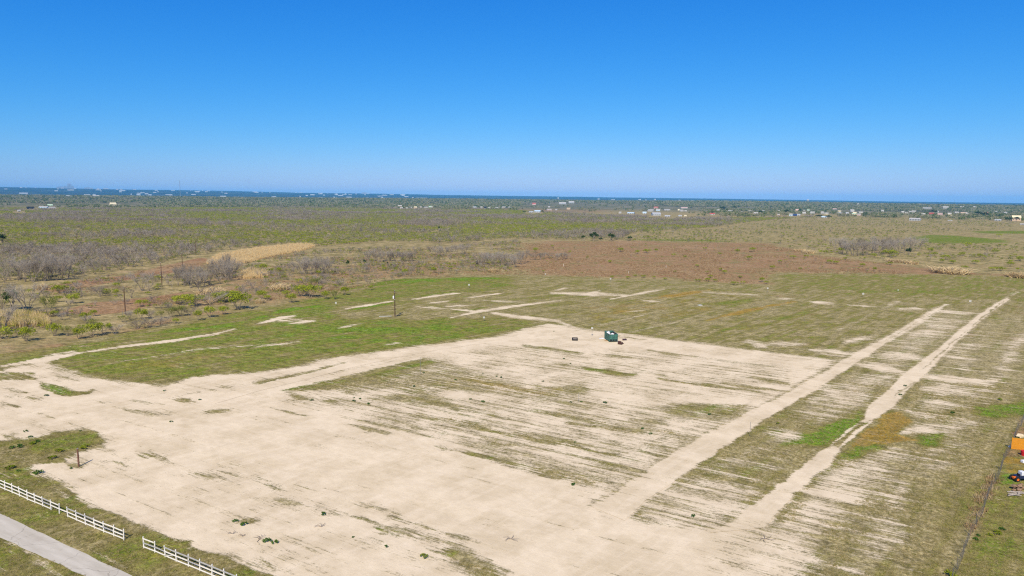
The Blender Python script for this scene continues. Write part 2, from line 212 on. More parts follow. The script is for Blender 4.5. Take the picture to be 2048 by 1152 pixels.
CH = ['S', 'G', 'O', 'B', 'W']
BASE = {'S': -1.0, 'G': 0.18, 'O': 0.1, 'B': 0.12, 'W': 1.0}
def poly_sd(px, py, poly):
    n = len(poly); d2 = np.full(px.shape, 1e18); ins = np.zeros(px.shape, bool)
    for i in range(n):
        ax, ay = poly[i]; bx, by = poly[(i + 1) % n]; ex, ey = bx - ax, by - ay
        t = np.clip(((px - ax) * ex + (py - ay) * ey) / (ex * ex + ey * ey + 1e-9), 0, 1)
        d2 = np.minimum(d2, (px - ax - ex * t) ** 2 + (py - ay - ey * t) ** 2)
        c = (ay > py) != (by > py)
        if ey != 0: ins ^= c & (px < ex * (py - ay) / ey + ax)
    return np.sqrt(d2) * np.where(ins, 1, -1)
def masks(x, y):
    """what grows (or does not) at each ground point"""
    out = {c: np.full(x.shape, BASE[c]) for c in CH}
    dx_ = 1.1 * fbm(x / 5, y / 5, 3) + .5 * fbm(x / 1.1 + 40, y / 1.1, 2); dy_ = 1.4 * fbm(x / 5 + 91, y / 5 + 33, 3) + .5 * fbm(x / 1.1, y / 1.1 + 70, 2)
    for ch, poly, val, soft, wob in OPS:
        wx, wy = x + dx_ * wob, y + dy_ * wob
        lo = poly.min(0) - soft * 2; hi = poly.max(0) + soft * 2
        ii = np.nonzero((wx > lo[0]) & (wx < hi[0]) & (wy > lo[1]) & (wy < hi[1]))[0]
        if not len(ii): continue
        w = sst(-soft, soft, poly_sd(wx[ii], wy[ii], poly))
        out[ch][ii] = out[ch][ii] * (1 - w) + val * w
    return out

# ------------------------------------------------------------------ mesh helpers
def link(o, parent=None):
    COL.objects.link(o)
    if parent is not None: o.parent = parent
    return o
def tag(o, label=None, cat=None, group=None, kind=None):
    if label: o['label'] = label
    if cat: o['category'] = cat
    if group: o['group'] = group
    if kind: o['kind'] = kind
    return o
def empty(name, loc, rz=0.0, label=None, cat=None, group=None):
    o = bpy.data.objects.new(name, None); o.empty_display_size = 0.3; COL.objects.link(o)
    o.location = loc; o.rotation_euler.z = rz
    return tag(o, label, cat, group)
def mesh_np(name, v, f, mat, mats_idx=None):
    me = bpy.data.meshes.new(name); me.from_pydata([tuple(p) for p in v], [], [tuple(q) for q in f])
    for m in (mat if isinstance(mat, list) else [mat]): me.materials.append(m)
    if mats_idx is not None: me.polygons.foreach_set('material_index', np.array(mats_idx, dtype=np.int32))
    me.update(); return me
def copy_tree(o, parent=None):
    c = o.copy(); COL.objects.link(c)
    if parent is not None: c.parent = parent
    for ch in list(o.children): copy_tree(ch, c)
    return c
class MB:
    def __init__(s): s.v = []; s.f = []
    def add(s, vs, fs):
        b = len(s.v); s.v += [tuple(p) for p in vs]; s.f += [tuple(b + i for i in q) for q in fs]; return s
    def box(s, c, d, rz=0.0, tilt=0.0):
        M = Matrix.Rotation(rz, 3, 'Z') @ Matrix.Rotation(tilt, 3, 'X'); vs = []
        for z in (-1, 1):
            for y in (-1, 1):
                for x in (-1, 1): vs.append(Vector(c) + M @ Vector((x * d[0] / 2, y * d[1] / 2, z * d[2] / 2)))
        return s.add(vs, [(0, 2, 3, 1), (4, 5, 7, 6), (0, 1, 5, 4), (2, 6, 7, 3), (0, 4, 6, 2), (1, 3, 7, 5)])
    def tube(s, pts, rad, n=6):
        pts = [Vector(p) for p in pts]; rings = []
        for i, p in enumerate(pts):
            t = (pts[min(i + 1, len(pts) - 1)] - pts[max(i - 1, 0)]).normalized()
            a = t.orthogonal().normalized(); b = t.cross(a); r = rad[i] if isinstance(rad, (list, tuple)) else rad
            rings.append([p + (a * math.cos(2 * math.pi * k / n) + b * math.sin(2 * math.pi * k / n)) * r for k in range(n)])
        vs = [q for rr in rings for q in rr]; fs = []
        for i in range(len(pts) - 1):
            for k in range(n): fs.append((i * n + k, i * n + (k + 1) % n, (i + 1) * n + (k + 1) % n, (i + 1) * n + k))
        fs.append(tuple(range(n))[::-1]); fs.append(tuple(range((len(pts) - 1) * n, len(pts) * n)))
        return s.add(vs, fs)
    def build(s, name, mat, parent=None, bevel=0.0):
        me = mesh_np(name, s.v, s.f, mat); o = bpy.data.objects.new(name, me)
        if bevel:
            m = o.modifiers.new('bevel', 'BEVEL'); m.width = bevel; m.segments = 2
        return link(o, parent)

# ------------------------------------------------------------------ materials
class NT:
    def __init__(s, name):
        s.m = bpy.data.materials.new(name); s.m.use_nodes = True; s.t = s.m.node_tree; s.t.nodes.clear()
        s.out = s.t.nodes.new('ShaderNodeOutputMaterial')
    def n(s, typ, **kw):
        nd = s.t.nodes.new(typ)
        for k, v in kw.items(): setattr(nd, k, v)
        return nd
    def _set(s, sock, v):
        if isinstance(v, bpy.types.NodeSocket): s.t.links.new(v, sock)
        elif isinstance(v, (tuple, list)) and sock.type == 'RGBA' and len(v) == 3: sock.default_value = (*v, 1)
        else: sock.default_value = v
    def math(s, op, a, b=None, c=None, clamp=False):
        nd = s.n('ShaderNodeMath', operation=op, use_clamp=clamp); s._set(nd.inputs[0], a)
        if b is not None: s._set(nd.inputs[1], b)
        if c is not None: s._set(nd.inputs[2], c)
        return nd.outputs[0]
    def mix(s, f, a, b, mode='MIX'):
        nd = s.n('ShaderNodeMix', data_type='RGBA', blend_type=mode); s._set(nd.inputs[0], f); s._set(nd.inputs[6], a); s._set(nd.inputs[7], b); return nd.outputs[2]
    def noise(s, vec, scale, detail=4, rough=.6, dist=0.0):
        nd = s.n('ShaderNodeTexNoise'); s._set(nd.inputs['Vector'], vec); nd.inputs['Scale'].default_value = scale; nd.inputs['Detail'].default_value = detail; nd.inputs['Roughness'].default_value = rough; nd.inputs['Distortion'].default_value = dist
        return nd.outputs[0]
    def step(s, x, a, b):
        nd = s.n('ShaderNodeMapRange', interpolation_type='SMOOTHSTEP'); s._set(nd.inputs[0], x); s._set(nd.inputs[1], a); s._set(nd.inputs[2], b); return nd.outputs[0]
    def done(s, color, rough=.9, spec=.2, metal=0.0, normal=None, trans=0.0):
        b = s.n('ShaderNodeBsdfPrincipled'); s._set(b.inputs['Base Color'], color); s._set(b.inputs['Roughness'], rough)
        b.inputs['Specular IOR Level'].default_value = spec; b.inputs['Metallic'].default_value = metal
        if normal is not None: s.t.links.new(normal, b.inputs['Normal'])
        sh = b.outputs[0]
        if trans:
            tr = s.n('ShaderNodeBsdfTranslucent'); s._set(tr.inputs[0], color); mx = s.n('ShaderNodeMixShader'); mx.inputs[0].default_value = trans
            s.t.links.new(sh, mx.inputs[1]); s.t.links.new(tr.outputs[0], mx.inputs[2]); sh = mx.outputs[0]
        s.t.links.new(sh, s.out.inputs[0]); return s.m
def plain(name, col, var=.18, scale=3.0, rough=.8, spec=.25, metal=0.0):
    t = NT(name); tc = t.n('ShaderNodeTexCoord').outputs['Object']; n = t.noise(tc, scale, 6, .65)
    k = t.step(n, .3, .7); dark = tuple(c * (1 - var) for c in col); lite = tuple(min(1, c * (1 + var * .7)) for c in col)
    return t.done(t.mix(k, dark, lite), rough, spec, metal)
def leafy(name, cols, trans=.25, scale=1.5, per=.7):
    t = NT(name); tc = t.n('ShaderNodeTexCoord').outputs['Object']; rnd = t.n('ShaderNodeObjectInfo').outputs['Random']
    n = t.noise(tc, scale, 3, .6); k = t.math('ADD', t.math('MULTIPLY', rnd, per), t.math('MULTIPLY', t.step(n, .3, .7), 1 - per))
    cr = t.n('ShaderNodeValToRGB'); e = cr.color_ramp.elements
    e[0].color = (*cols[0], 1); e[1].color = (*cols[-1], 1)
    for i, c in enumerate(cols[1:-1]): el = e.new((i + 1) / (len(cols) - 1)); el.color = (*c, 1)
    t.t.links.new(k, cr.inputs[0]); return t.done(cr.outputs[0], 1.0, 0.0, trans=trans)

def ground_material(far_detail=True):
    t = NT('ground'); pos = t.n('ShaderNodeNewGeometry').outputs['Position']
    a1 = t.n('ShaderNodeAttribute', attribute_name='cover'); a2 = t.n('ShaderNodeAttribute', attribute_name='cover_wild')
    sp = t.n('ShaderNodeSeparateColor'); t.t.links.new(a1.outputs['Color'], sp.inputs[0]); S, G, O = sp.outputs; B = a1.outputs['Alpha']
    sp2 = t.n('ShaderNodeSeparateColor'); t.t.links.new(a2.outputs['Color'], sp2.inputs[0]); W = sp2.outputs[0]; FAR = sp2.outputs[1]; DEEP = sp2.outputs[2]
    mp3 = t.n('ShaderNodeMapping', vector_type='TEXTURE'); t.t.links.new(pos, mp3.inputs[0]); mp3.inputs['Rotation'].default_value = (0, 0, R(-31.0)); mp3.inputs['Scale'].default_value = (1 / .38, 1 / .60, 1)
    mp = t.n('ShaderNodeMapping', vector_type='TEXTURE'); t.t.links.new(pos, mp.inputs[0]); mp.inputs['Rotation'].default_value = (0, 0, R(-31.0)); mp.inputs['Scale'].default_value = (1 / .030, 1 / .80, 1)
    streak = t.noise(mp.outputs[0], 1.0, 7, .68, .3)
    mp2 = t.n('ShaderNodeMapping', vector_type='TEXTURE'); t.t.links.new(pos, mp2.inputs[0]); mp2.inputs['Rotation'].default_value = (0, 0, R(49)); mp2.inputs['Scale'].default_value = (1 / .05, 1 / .5, 1)
    rows = t.noise(mp2.outputs[0], 1.0, 5, .6, .2)
    fine = t.noise(pos, 1.7, 8, .72); mid = t.noise(pos, .11, 6, .62); big = t.noise(pos, .022, 4, .55); grain = t.noise(pos, 5.0, 5, .75)
    mp4 = t.n('ShaderNodeMapping', vector_type='TEXTURE'); t.t.links.new(pos, mp4.inputs[0]); mp4.inputs['Rotation'].default_value = (0, 0, R(-31.0)); mp4.inputs['Scale'].default_value = (1 / .32, 1 / 2.4, 1); fins = t.noise(mp4.outputs[0], 1.0, 8, .74)
    def cen(x, k): return t.math('MULTIPLY', t.math('SUBTRACT', x, .5), k)
    s = t.math('ADD', t.math('SUBTRACT', t.math('MULTIPLY', S, 2.0), 1.0), t.math('ADD', cen(streak, 3.6), t.math('ADD', t.math('ADD', cen(fins, 3.4), cen(fine, 2.0)), t.math('ADD', cen(mid, 2.0), cen(grain, 1.8)))))
    sm = t.step(s, -.48, .42)
    # bare caliche
    sand = t.mix(t.step(mid, .40, .60), (.58, .47, .30), (.69, .57, .385)); sand = t.mix(t.math('MULTIPLY', t.step(streak, .35, .7), .5), sand, (.64, .53, .37)); sand = t.mix(t.math('MULTIPLY', t.step(grain, .52, .74), .35), sand, (.47, .37, .26))
    sand = t.mix(t.math('MULTIPLY', t.step(rows, .50, .60), .30), sand, (.73, .61, .43)); sand = t.mix(t.math('MULTIPLY', t.step(fins, .57, .70), .38), sand, (.42, .33, .20))
    sand = t.mix(t.math('MULTIPLY', t.step(fine, .56, .70), .32), sand, (.44, .36, .25))
    # mown grass
    dry = t.mix(t.step(fine, .42, .59), (.195, .162, .070), (.385, .318, .160)); oliv = t.mix(t.step(grain, .42, .59), (.135, .122, .034), (.265, .228, .075))
    gk = t.math('ADD', G, t.math('ADD', cen(mid, 3.2), t.math('ADD', cen(rows, 2.8), cen(fine, 1.8))))
    gr = t.mix(t.step(gk, -.15, .45), dry, oliv); lush = t.mix(t.step(fine, .42, .59), (.078, .118, .014), (.20, .235, .034))
    gr = t.mix(t.math('MULTIPLY', t.step(gk, .40, 1.05), .9), gr, lush)
    gr = t.mix(t.step(t.math('ADD', G, cen(mid, .9)), .80, 1.02), gr, t.mix(t.step(fine, .42, .59), (.080, .150, .012), (.165, .265, .026)))
    yel = t.math('MULTIPLY', t.step(t.math('ADD', t.math('MULTIPLY', G, .35), t.math('ADD', cen(t.noise(pos, .35, 5, .6), 2.2), cen(rows, 1.0))), .45, .85), t.math('SUBTRACT', 1.0, W)); gr = t.mix(t.math('MULTIPLY', yel, .5), gr, (.26, .26, .03))
    ok = t.math('ADD', O, t.math('ADD', cen(mid, 1.6), cen(fine, .8))); gr = t.mix(t.math('MULTIPLY', t.step(ok, .35, 1.0), .75), gr, t.mix(t.step(fine, .3, .7), (.23, .135, .018), (.40, .245, .045)))
    # wild land and weeds
    wild = t.mix(t.step(mid, .40, .60), (.22, .18, .075), (.37, .295, .14)); wild = t.mix(t.math('MULTIPLY', t.step(fine, .45, .7), .6), wild, (.10, .085, .048)); wild = t.mix(t.step(t.math('ADD', G, cen(mid, .8)), .4, .9), wild, lush)
    base = t.mix(W, gr, wild)
    weed = t.mix(t.step(fine, .42, .59), (.19, .098, .048), (.35, .222, .118)); weed = t.mix(t.math('MULTIPLY', t.step(streak, .45, .65), .5), weed, (.25, .135, .068)); weed = t.mix(t.math('MULTIPLY', t.step(big, .45, .62), .5), weed, (.33, .24, .13))
    bk = t.step(t.math('ADD', B, t.math('ADD', cen(mid, 2.0), cen(big, 1.6))), .2, .8); base = t.mix(bk, base, weed)
    # wooded plain, far away
    far = t.mix(t.step(t.noise(pos, .008, 6, .65), .4, .62), (.10, .105, .05), (.20, .175, .11)); base = t.mix(FAR, base, far)
    deep = t.mix(t.step(t.noise(pos, .0016, 5, .6), .42, .58), (.018, .028, .012), (.05, .055, .03)); base = t.mix(DEEP, base, deep)
    m2 = t.noise(mp3.outputs[0], 1.0, 9, .78); base = t.mix(1.0, base, t.mix(t.step(m2, .34, .66), (.62, .62, .62), (1.42, 1.40, 1.36)), 'MULTIPLY')
    sand = t.mix(1.0, sand, t.mix(t.step(m2, .34, .66), (.93, .92, .90), (1.06, 1.06, 1.07)), 'MULTIPLY')
    col = t.mix(sm, base, sand)
    bp = t.n('ShaderNodeBump'); bp.inputs['Strength'].default_value = .55; bp.inputs['Distance'].default_value = .22
    h = t.math('ADD', t.math('MULTIPLY', fine, t.math('SUBTRACT', 1.15, sm)), t.math('MULTIPLY', grain, .35)); t.t.links.new(h, bp.inputs['Height'])
    return t.done(col, 1.0, 0.0, normal=bp.outputs[0])
M_GROUND = ground_material()

def cover_attrs(me, x, y):
    mk = masks(x, y); d = np.hypot(x, y)
    a = np.stack([(mk['S'] + 1) / 2, mk['G'], mk['O'], mk['B']], 1).astype(np.float32)
    b = np.stack([mk['W'], sst(1900, 3200, d), sst(5600, 8000, d), np.ones_like(x)], 1).astype(np.float32)
    for nm, arr in (('cover', a), ('cover_wild', b)):
        at_ = me.attributes.new(nm, 'FLOAT_COLOR', 'POINT'); at_.data.foreach_set('color', arr.ravel())
def grid_mesh(name, X, Y, Z, mat):
    ny, nx = X.shape; v = np.stack([X.ravel(), Y.ravel(), Z.ravel()], 1)
    i = np.arange(ny * nx).reshape(ny, nx); q = np.stack([i[:-1, :-1], i[:-1, 1:], i[1:, 1:], i[1:, :-1]], -1).reshape(-1, 4)
    me = bpy.data.meshes.new(name); me.vertices.add(len(v)); me.vertices.foreach_set('co', v.astype(np.float32).ravel())
    me.loops.add(q.size); me.loops.foreach_set('vertex_index', q.astype(np.int32).ravel()); me.polygons.add(len(q))
    me.polygons.foreach_set('loop_start', np.arange(0, q.size, 4, dtype=np.int32)); me.polygons.foreach_set('loop_total', np.full(len(q), 4, dtype=np.int32))
    me.polygons.foreach_set('use_smooth', np.ones(len(q), dtype=bool)); me.materials.append(mat); me.update(calc_edges=True); return me

ys = [-2500, -600, -150, -20, 20]; y = 44.0
while y < 520: ys.append(y); y += max(.34, y * y / 27000)
while y < 21500: ys.append(y); y += max(3.0, y * .02)
xs = list(np.arange(0, 105, .5)); x = 105.0
while x < 420: xs.append(x); x += .5 + (x - 105) / 220
while x < 21500: xs.append(x); x *= 1.025
xs = np.array([-q for q in xs[:0:-1]] + xs); ys = np.array(ys)
GX, GY = np.meshgrid(xs, ys); gx, gy = GX.ravel(), GY.ravel()
gme = grid_mesh('ground', GX, GY, terrain(gx, gy).reshape(GX.shape), M_GROUND); cover_attrs(gme, gx, gy)
ground = link(bpy.data.objects.new('ground', gme)); tag(ground, kind='structure')

def strip_sheet(name, left, right, lift, mat, cover=True, n_across=12, step=.6):
    """a road laid as a sheet a few mm over the ground between two surveyed edges"""
    def resample(pts, n):
        p = np.array([at(*q) for q in pts]); s = np.r_[0, np.cumsum(np.hypot(*np.diff(p, axis=0).T))]; u = np.linspace(0, s[-1], n)
        return np.stack([np.interp(u, s, p[:, 0]), np.interp(u, s, p[:, 1])], 1), s[-1]
    n = int(resample(left, 5)[1] / step) + 2; l, _ = resample(left, n); r, _ = resample(right, n)
    k = np.linspace(0, 1, n_across)[None, :, None]; p = l[:, None] * (1 - k) + r[:, None] * k
    me = grid_mesh(name, p[..., 0], p[..., 1], terrain(p[..., 0].ravel(), p[..., 1].ravel()).reshape(p.shape[:2]) + lift, mat)
    if me.polygons[0].normal.z < 0: me.flip_normals()
    if cover: cover_attrs(me, p[..., 0].ravel(), p[..., 1].ravel())
    return tag(link(bpy.data.objects.new(name, me)), kind='structure')
strip_sheet('dirt_track', T1L, T1R, .03, M_GROUND)
strip_sheet('dirt_track', T2AL, T2AR, .03, M_GROUND)
strip_sheet('dirt_track', T2BL, T2BR, .03, M_GROUND)
strip_sheet('dirt_track', [(x, y - 6) for x, y in TRACK_N], [(x, y + 5) for x, y in TRACK_N], .03, M_GROUND)
tp = NT('pavement'); pos = tp.n('ShaderNodeNewGeometry').outputs['Position']; mp = tp.n('ShaderNodeMapping', vector_type='TEXTURE'); tp.t.links.new(pos, mp.inputs[0]); mp.inputs['Rotation'].default_value = (0, 0, R(-28)); mp.inputs['Scale'].default_value = (1 / .12, 1 / .9, 1)
n1 = tp.noise(mp.outputs[0], 1.0, 6, .6); n2 = tp.noise(pos, 3.0, 8, .7); n3 = tp.noise(pos, .35, 5, .6)
pc = tp.mix(tp.step(n1, .3, .7), (.43, .385, .30), (.54, .49, .395)); pc = tp.mix(tp.math('MULTIPLY', tp.step(n3, .55, .75), .45), pc, (.31, .24, .17)); pc = tp.mix(tp.math('MULTIPLY', tp.step(n2, .58, .72), .4), pc, (.22, .185, .15))
vo = tp.n('ShaderNodeTexVoronoi', feature='DISTANCE_TO_EDGE'); vo.inputs['Scale'].default_value = .16; wv = tp.n('ShaderNodeVectorMath', operation='ADD'); nz = tp.n('ShaderNodeTexNoise'); nz.inputs['Scale'].default_value = .8; nz.inputs['Detail'].default_value = 5; tp.t.links.new(pos, nz.inputs['Vector']); tp.t.links.new(pos, wv.inputs[0]); tp.t.links.new(nz.outputs['Color'], wv.inputs[1]); tp.t.links.new(wv.outputs[0], vo.inputs['Vector'])
pc = tp.mix(tp.math('MULTIPLY', tp.step(vo.outputs['Distance'],   .008, .003), .35), pc, (.13, .11, .085))
M_PAVE = tp.done(pc, .9, .15)
def path_edge(pts):
    p = np.array([at(*q) for q in pts]); return p
_e1 = at(0, 1027), at(250, 1146); _e2 = at(0, 1075), at(168, 1152)
def ragged(a, b, t0, t1, n, amp, sd):
    a, b = np.array(a), np.array(b); t = np.linspace(t0, t1, n)[:, None]; p = a + (b - a) * t; d = (b - a) / np.linalg.norm(b - a); nr = np.array([-d[1], d[0]])
    s = (t * np.linalg.norm(b - a)).ravel(); return p + nr * (amp * (fbm(s / 2.5 + sd, s * 0 + sd, 4) + .2 * fbm(s / .7 + sd, s * 0, 2)))[:, None]
_n = 220; _l = ragged(*_e1, -2.5, 3.0, _n, .14, 5); _r = ragged(*_e2, -3.2, 4.0, _n, .16, 9)
_k = np.linspace(0, 1, 10)[None, :, None]; _p = _l[:, None] * (1 - _k) + _r[:, None] * _k
_me = grid_mesh('path', _p[..., 0], _p[..., 1], terrain(_p[..., 0].ravel(), _p[..., 1].ravel()).reshape(_p.shape[:2]) + .035, M_PAVE)
if _me.polygons[0].normal.z < 0: _me.flip_normals()
tag(link(bpy.data.objects.new('path', _me)), kind='structure')

# ------------------------------------------------------------------ plants: prototypes
def rdir(up=0.3):
    v = np.array([random.gauss(0, 1), random.gauss(0, 1), random.gauss(0, 1) + up]); return Vector(v / np.linalg.norm(v))
def stems(n, h, spread, r, forks=2, seed=0):
    """a fan of tapering stems that fork; returns mesh data and the branch ends"""
    random.seed(seed); mb = MB(); tips = []
    for i in range(n):
        a = 2 * math.pi * i / n + random.uniform(-.5, .5); p0 = Vector((math.cos(a) * r * 1.2, math.sin(a) * r * 1.2, -.1)); lean = random.uniform(.35, 1.0) * spread
        p1 = Vector((math.cos(a) * lean * .35, math.sin(a) * lean * .35, h * .38)); mb.tube([p0, (p0 + p1) / 2 + rdir() * .08, p1], [r, r * .8, r * .62], 5)
        for k in range(forks):
            b = a + random.uniform(-.9, .9); p2 = p1 + Vector((math.cos(b) * lean * .45, math.sin(b) * lean * .45, h * random.uniform(.24, .4))); mb.tube([p1, (p1 + p2) / 2 + rdir() * .1, p2], [r * .6, r * .45, r * .3], 4); tips.append((p1, p2))
            for q in range(2):
                c = b + random.uniform(-1.2, 1.2); p3 = p2 + Vector((math.cos(c) * lean * .35, math.sin(c) * lean * .35, h * random.uniform(.1, .3))); mb.tube([p2, p3], [r * .3, r * .14], 3); tips.append((p2, p3))
    return mb, tips
def twig_crown(mb, tips, n, ln, w, h, width, seed):
    random.seed(seed)
    for i in range(n):
        a, b = random.choice(tips); p = a.lerp(b, random.uniform(.2, 1.0)); d = (rdir(.7) + Vector((p.x, p.y, 0)) * (.35 / max(.3, width))).normalized()
        L_ = ln * random.uniform(.5, 1.3); q = p + d * L_; q.z = min(q.z, h * random.uniform(.85, 1.05)); sd = d.cross(rdir()).normalized() * w
        mb.add([p - sd, p + sd, q], [(0, 1, 2)])
        m = p.lerp(q, .55); q2 = m + (d + rdir() * .8).normalized() * L_ * .5; mb.add([m - sd * .7, m + sd * .7, q2], [(0, 1, 2)])
def leaf_quad(mb, p, s, up=.5):
    n = rdir(up); a = n.orthogonal().normalized(); b = n.cross(a); t = random.uniform(0, 6.28); a, b = a * math.cos(t) + b * math.sin(t), b * math.cos(t) - a * math.sin(t)
    mb.add([p - a * s, p - b * s * .55, p + a * s, p + b * s * .6], [(0, 1, 2, 3)])
def leaf_crown(mb, n, s, w, h, base, seed, clumps=9, flat=.55):
    """leaf sprays gathered in uneven clumps under a spreading top"""
    random.seed(seed); cs = []
    for k in range(clumps):
        a = random.uniform(0, 6.28); r = w * math.sqrt(random.random()) * .8; cs.append((r * math.cos(a), r * math.sin(a), base + (h - base) * (.12 + .74 * math.sqrt(max(0, 1 - (r / w) ** 2)) * random.uniform(.55, 1)), w * random.uniform(.22, .42)))
    for i in range(n):
        c = random.choice(cs); d = rdir(.4) * (random.random() ** .45) * c[3]; leaf_quad(mb, Vector((c[0] + d.x, c[1] + d.y, c[2] + d.z * flat * 1.4)), s * random.uniform(.6, 1.35))

M_BARK = leafy('bark', [(.17, .135, .105), (.25, .20, .155), (.33, .275, .215)], 0, 2.0)
M_TWIG = leafy('twig', [(.22, .18, .125), (.40, .34, .255), (.54, .475, .375)], .35, 1.2)  # twig tone varies; the dark end also paints shade into the brush
M_GREEN = leafy('green_leaf', [(.25, .285, .022), (.35, .385, .03), (.45, .475, .06)], .4, 1.6, .55)
M_OLIVE = leafy('olive_leaf', [(0.200, 0.213, 0.050), (0.300, 0.306, 0.068), (0.388, 0.375, 0.099)], .4, 1.2, .65)
M_FARD = leafy('far_oak_leaf', [(.10, .135, .038), (.14, .18, .05), (.19, .225, .07)], .25, 1.0, .6)
M_FART = leafy('far_bare_wood', [(.28, .25, .14), (.37, .34, .18), (.44, .41, .24)], .3, 1.0, .6)
M_DARK = leafy('dark_leaf', [(.035, .062, .018), (.062, .10, .026), (.10, .14, .04)], .15, 1.0, .6)
M_REED = leafy('reed_blade', [(.64, .47, .22), (.78, .59, .30), (.86, .69, .38)], .3, .8, .6)
M_REEDC = leafy('dull_reed_blade', [(.54, .40, .19), (.66, .50, .26), (.75, .60, .33)], .3, .8, .6)
M_REEDG = leafy('green_reed_blade', [(.40, .34, .09), (.54, .45, .14), (.62, .52, .2)], .3, .8, .6)
M_DRYW = leafy('dry_weed', [(.25, .148, .072), (.38, .255, .130), (.52, .41, .24)], .2, 1.0, .75)
M_GRASS = leafy('grass_blade', [(.15, .175, .028), (.31, .26, .085), (.50, .40, .20), (.30, .275, .07)], .3, 3.0, .85)
M_WEED = leafy('weed_leaf', [(.04, .09, .018), (.075, .15, .022), (.12, .20, .03)], .2, 3.0, .5)
M_WEEDY = leafy('yellow_weed_leaf', [(.12, .17, .012), (.20, .24, .018), (.28, .28, .025)], .25, 3.0, .5)

def plant(name, trunk, crown, mt, mc, hidden=False):
    """a thing with trunk and crown, modelled about 4 m tall at scale 1"""
    root = bpy.data.objects.new(name, None); root.empty_display_size = .3
    a = bpy.data.objects.new('trunk', mesh_np('trunk', trunk.v, trunk.f, mt)); b = bpy.data.objects.new('crown', mesh_np('crown', crown.v, crown.f, mc)); a.parent = root; b.parent = root
    return root
PROTO = {}
def reg(kind, root): PROTO.setdefault(kind, []).append(root)
for k in range(4):
    st, tp_ = stems(6 + k % 2, 3.9, 2.5 + .3 * k, .055, 3, 20 + k); cr = MB(); twig_crown(cr, tp_, 900, .95, .013, 4.6, 2.2, 30 + k); reg('bare', plant('bare_tree', st, cr, M_BARK, M_TWIG))
for k in range(4):
    st, tp_ = stems(6, 2.8, 2.6, .045, 2, 40 + k); cr = MB(); leaf_crown(cr, 760, .155, 2.1, 3.2, .75, 50 + k, 17, .7); twig_crown(cr, tp_, 40, .6, .014, 3.1, 2, 55 + k); reg('green', plant('mesquite_shrub', st, cr, M_BARK, M_GREEN))
for k in range(3):
    st, tp_ = stems(6, 3.0, 2.6, .045, 2, 60 + k); cr = MB(); leaf_crown(cr, 380, .13, 2.1, 3.3, 1.0, 70 + k, 15, .7); twig_crown(cr, tp_, 420, .8, .014, 3.4, 2, 75 + k); reg('pale', plant('mesquite_shrub', st, cr, M_BARK, M_OLIVE))
for k in range(3):
    st, tp_ = stems(3, 3.0, 1.2, .11, 2, 80 + k); cr = MB(); leaf_crown(cr, 620, .20, 1.5, 4.2, .5, 90 + k, 16, .75); reg('dark', plant('evergreen_tree', st, cr, M_BARK, M_DARK))
def blades(n, h, w, r, lean, seed):
    random.seed(seed); mb = MB()
    for i in range(n):
        a = random.uniform(0, 6.28); q = r * math.sqrt(random.random()); p = Vector((q * math.cos(a), q * math.sin(a), -.03)); hh = h * random.uniform(.55, 1.1); d = Vector((random.gauss(0, lean), random.gauss(0, lean), 1)).normalized()
        b = random.uniform(0, 6.28); sd = Vector((math.cos(b), math.sin(b), 0)) * w; m = p + d * hh * .6; t = p + (d + Vector((random.gauss(0, lean), random.gauss(0, lean), 0)) * .8).normalized() * hh
        mb.add([p - sd, p + sd, m + sd * .8, m - sd * .8, t], [(0, 1, 2, 3), (3, 2, 4)])
    return mb
def proto_mesh(name, mbs, mats):
    v = []; f = []; ix = []
    for i, m in enumerate(mbs): b = len(v); v += m.v; f += [tuple(b + q for q in fc) for fc in m.f]; ix += [i] * len(m.f)
    return bpy.data.objects.new(name, mesh_np(name, v, f, mats, ix))

# ------------------------------------------------------------------ instanced ground cover (uncountable stuff)
def scatter(name, pts, scl, idx, protos, label, cat):
    """one object that carries many copies of a few plant meshes"""
    lib = bpy.data.collections.new(name + '_kinds')
    for i, p in enumerate(protos): p.name = '%s_%02d' % (name, i); lib.objects.link(p)
    n = len(pts); me = bpy.data.meshes.new(name); me.vertices.add(n); me.vertices.foreach_set('co', np.asarray(pts, np.float32).ravel())
    for nm, typ, arr in (('size', 'FLOAT', np.asarray(scl, np.float32)), ('turn', 'FLOAT', rng.uniform(0, 6.283, n).astype(np.float32)), ('pick', 'INT', np.asarray(idx, np.int32))):
        me.attributes.new(nm, typ, 'POINT').data.foreach_set('value', arr)
    o = link(bpy.data.objects.new(name, me)); ng = bpy.data.node_groups.new(name, 'GeometryNodeTree')
    ng.interface.new_socket('Geometry', in_out='INPUT', socket_type='NodeSocketGeometry'); ng.interface.new_socket('Geometry', in_out='OUTPUT', socket_type='NodeSocketGeometry')
    N = ng.nodes.new; gi = N('NodeGroupInput'); go = N('NodeGroupOutput'); ip = N('GeometryNodeInstanceOnPoints'); ci = N('GeometryNodeCollectionInfo'); ci.inputs[0].default_value = lib; ci.inputs[1].default_value = True; ci.inputs[2].default_value = True
    def attr(nm, typ): q = N('GeometryNodeInputNamedAttribute'); q.data_type = typ; q.inputs[0].default_value = nm; return q.outputs[0]
    cx = N('ShaderNodeCombineXYZ'); lk = ng.links.new; lk(attr('turn', 'FLOAT'), cx.inputs[2]); lk(gi.outputs[0], ip.inputs['Points']); lk(ci.outputs[0], ip.inputs['Instance']); ip.inputs['Pick Instance'].default_value = True
    lk(attr('pick', 'INT'), ip.inputs['Instance Index']); lk(cx.outputs[0], ip.inputs['Rotation']); lk(attr('size', 'FLOAT'), ip.inputs['Scale']); lk(ip.outputs[0], go.inputs[0])
    o.modifiers.new('scatter', 'NODES').node_group = ng
    return tag(o, label, cat, kind='stuff')
def W(pts): return np.array([at(*p) for p in pts])
def inside(poly, x, y): return poly_sd(x, y, poly) > 0
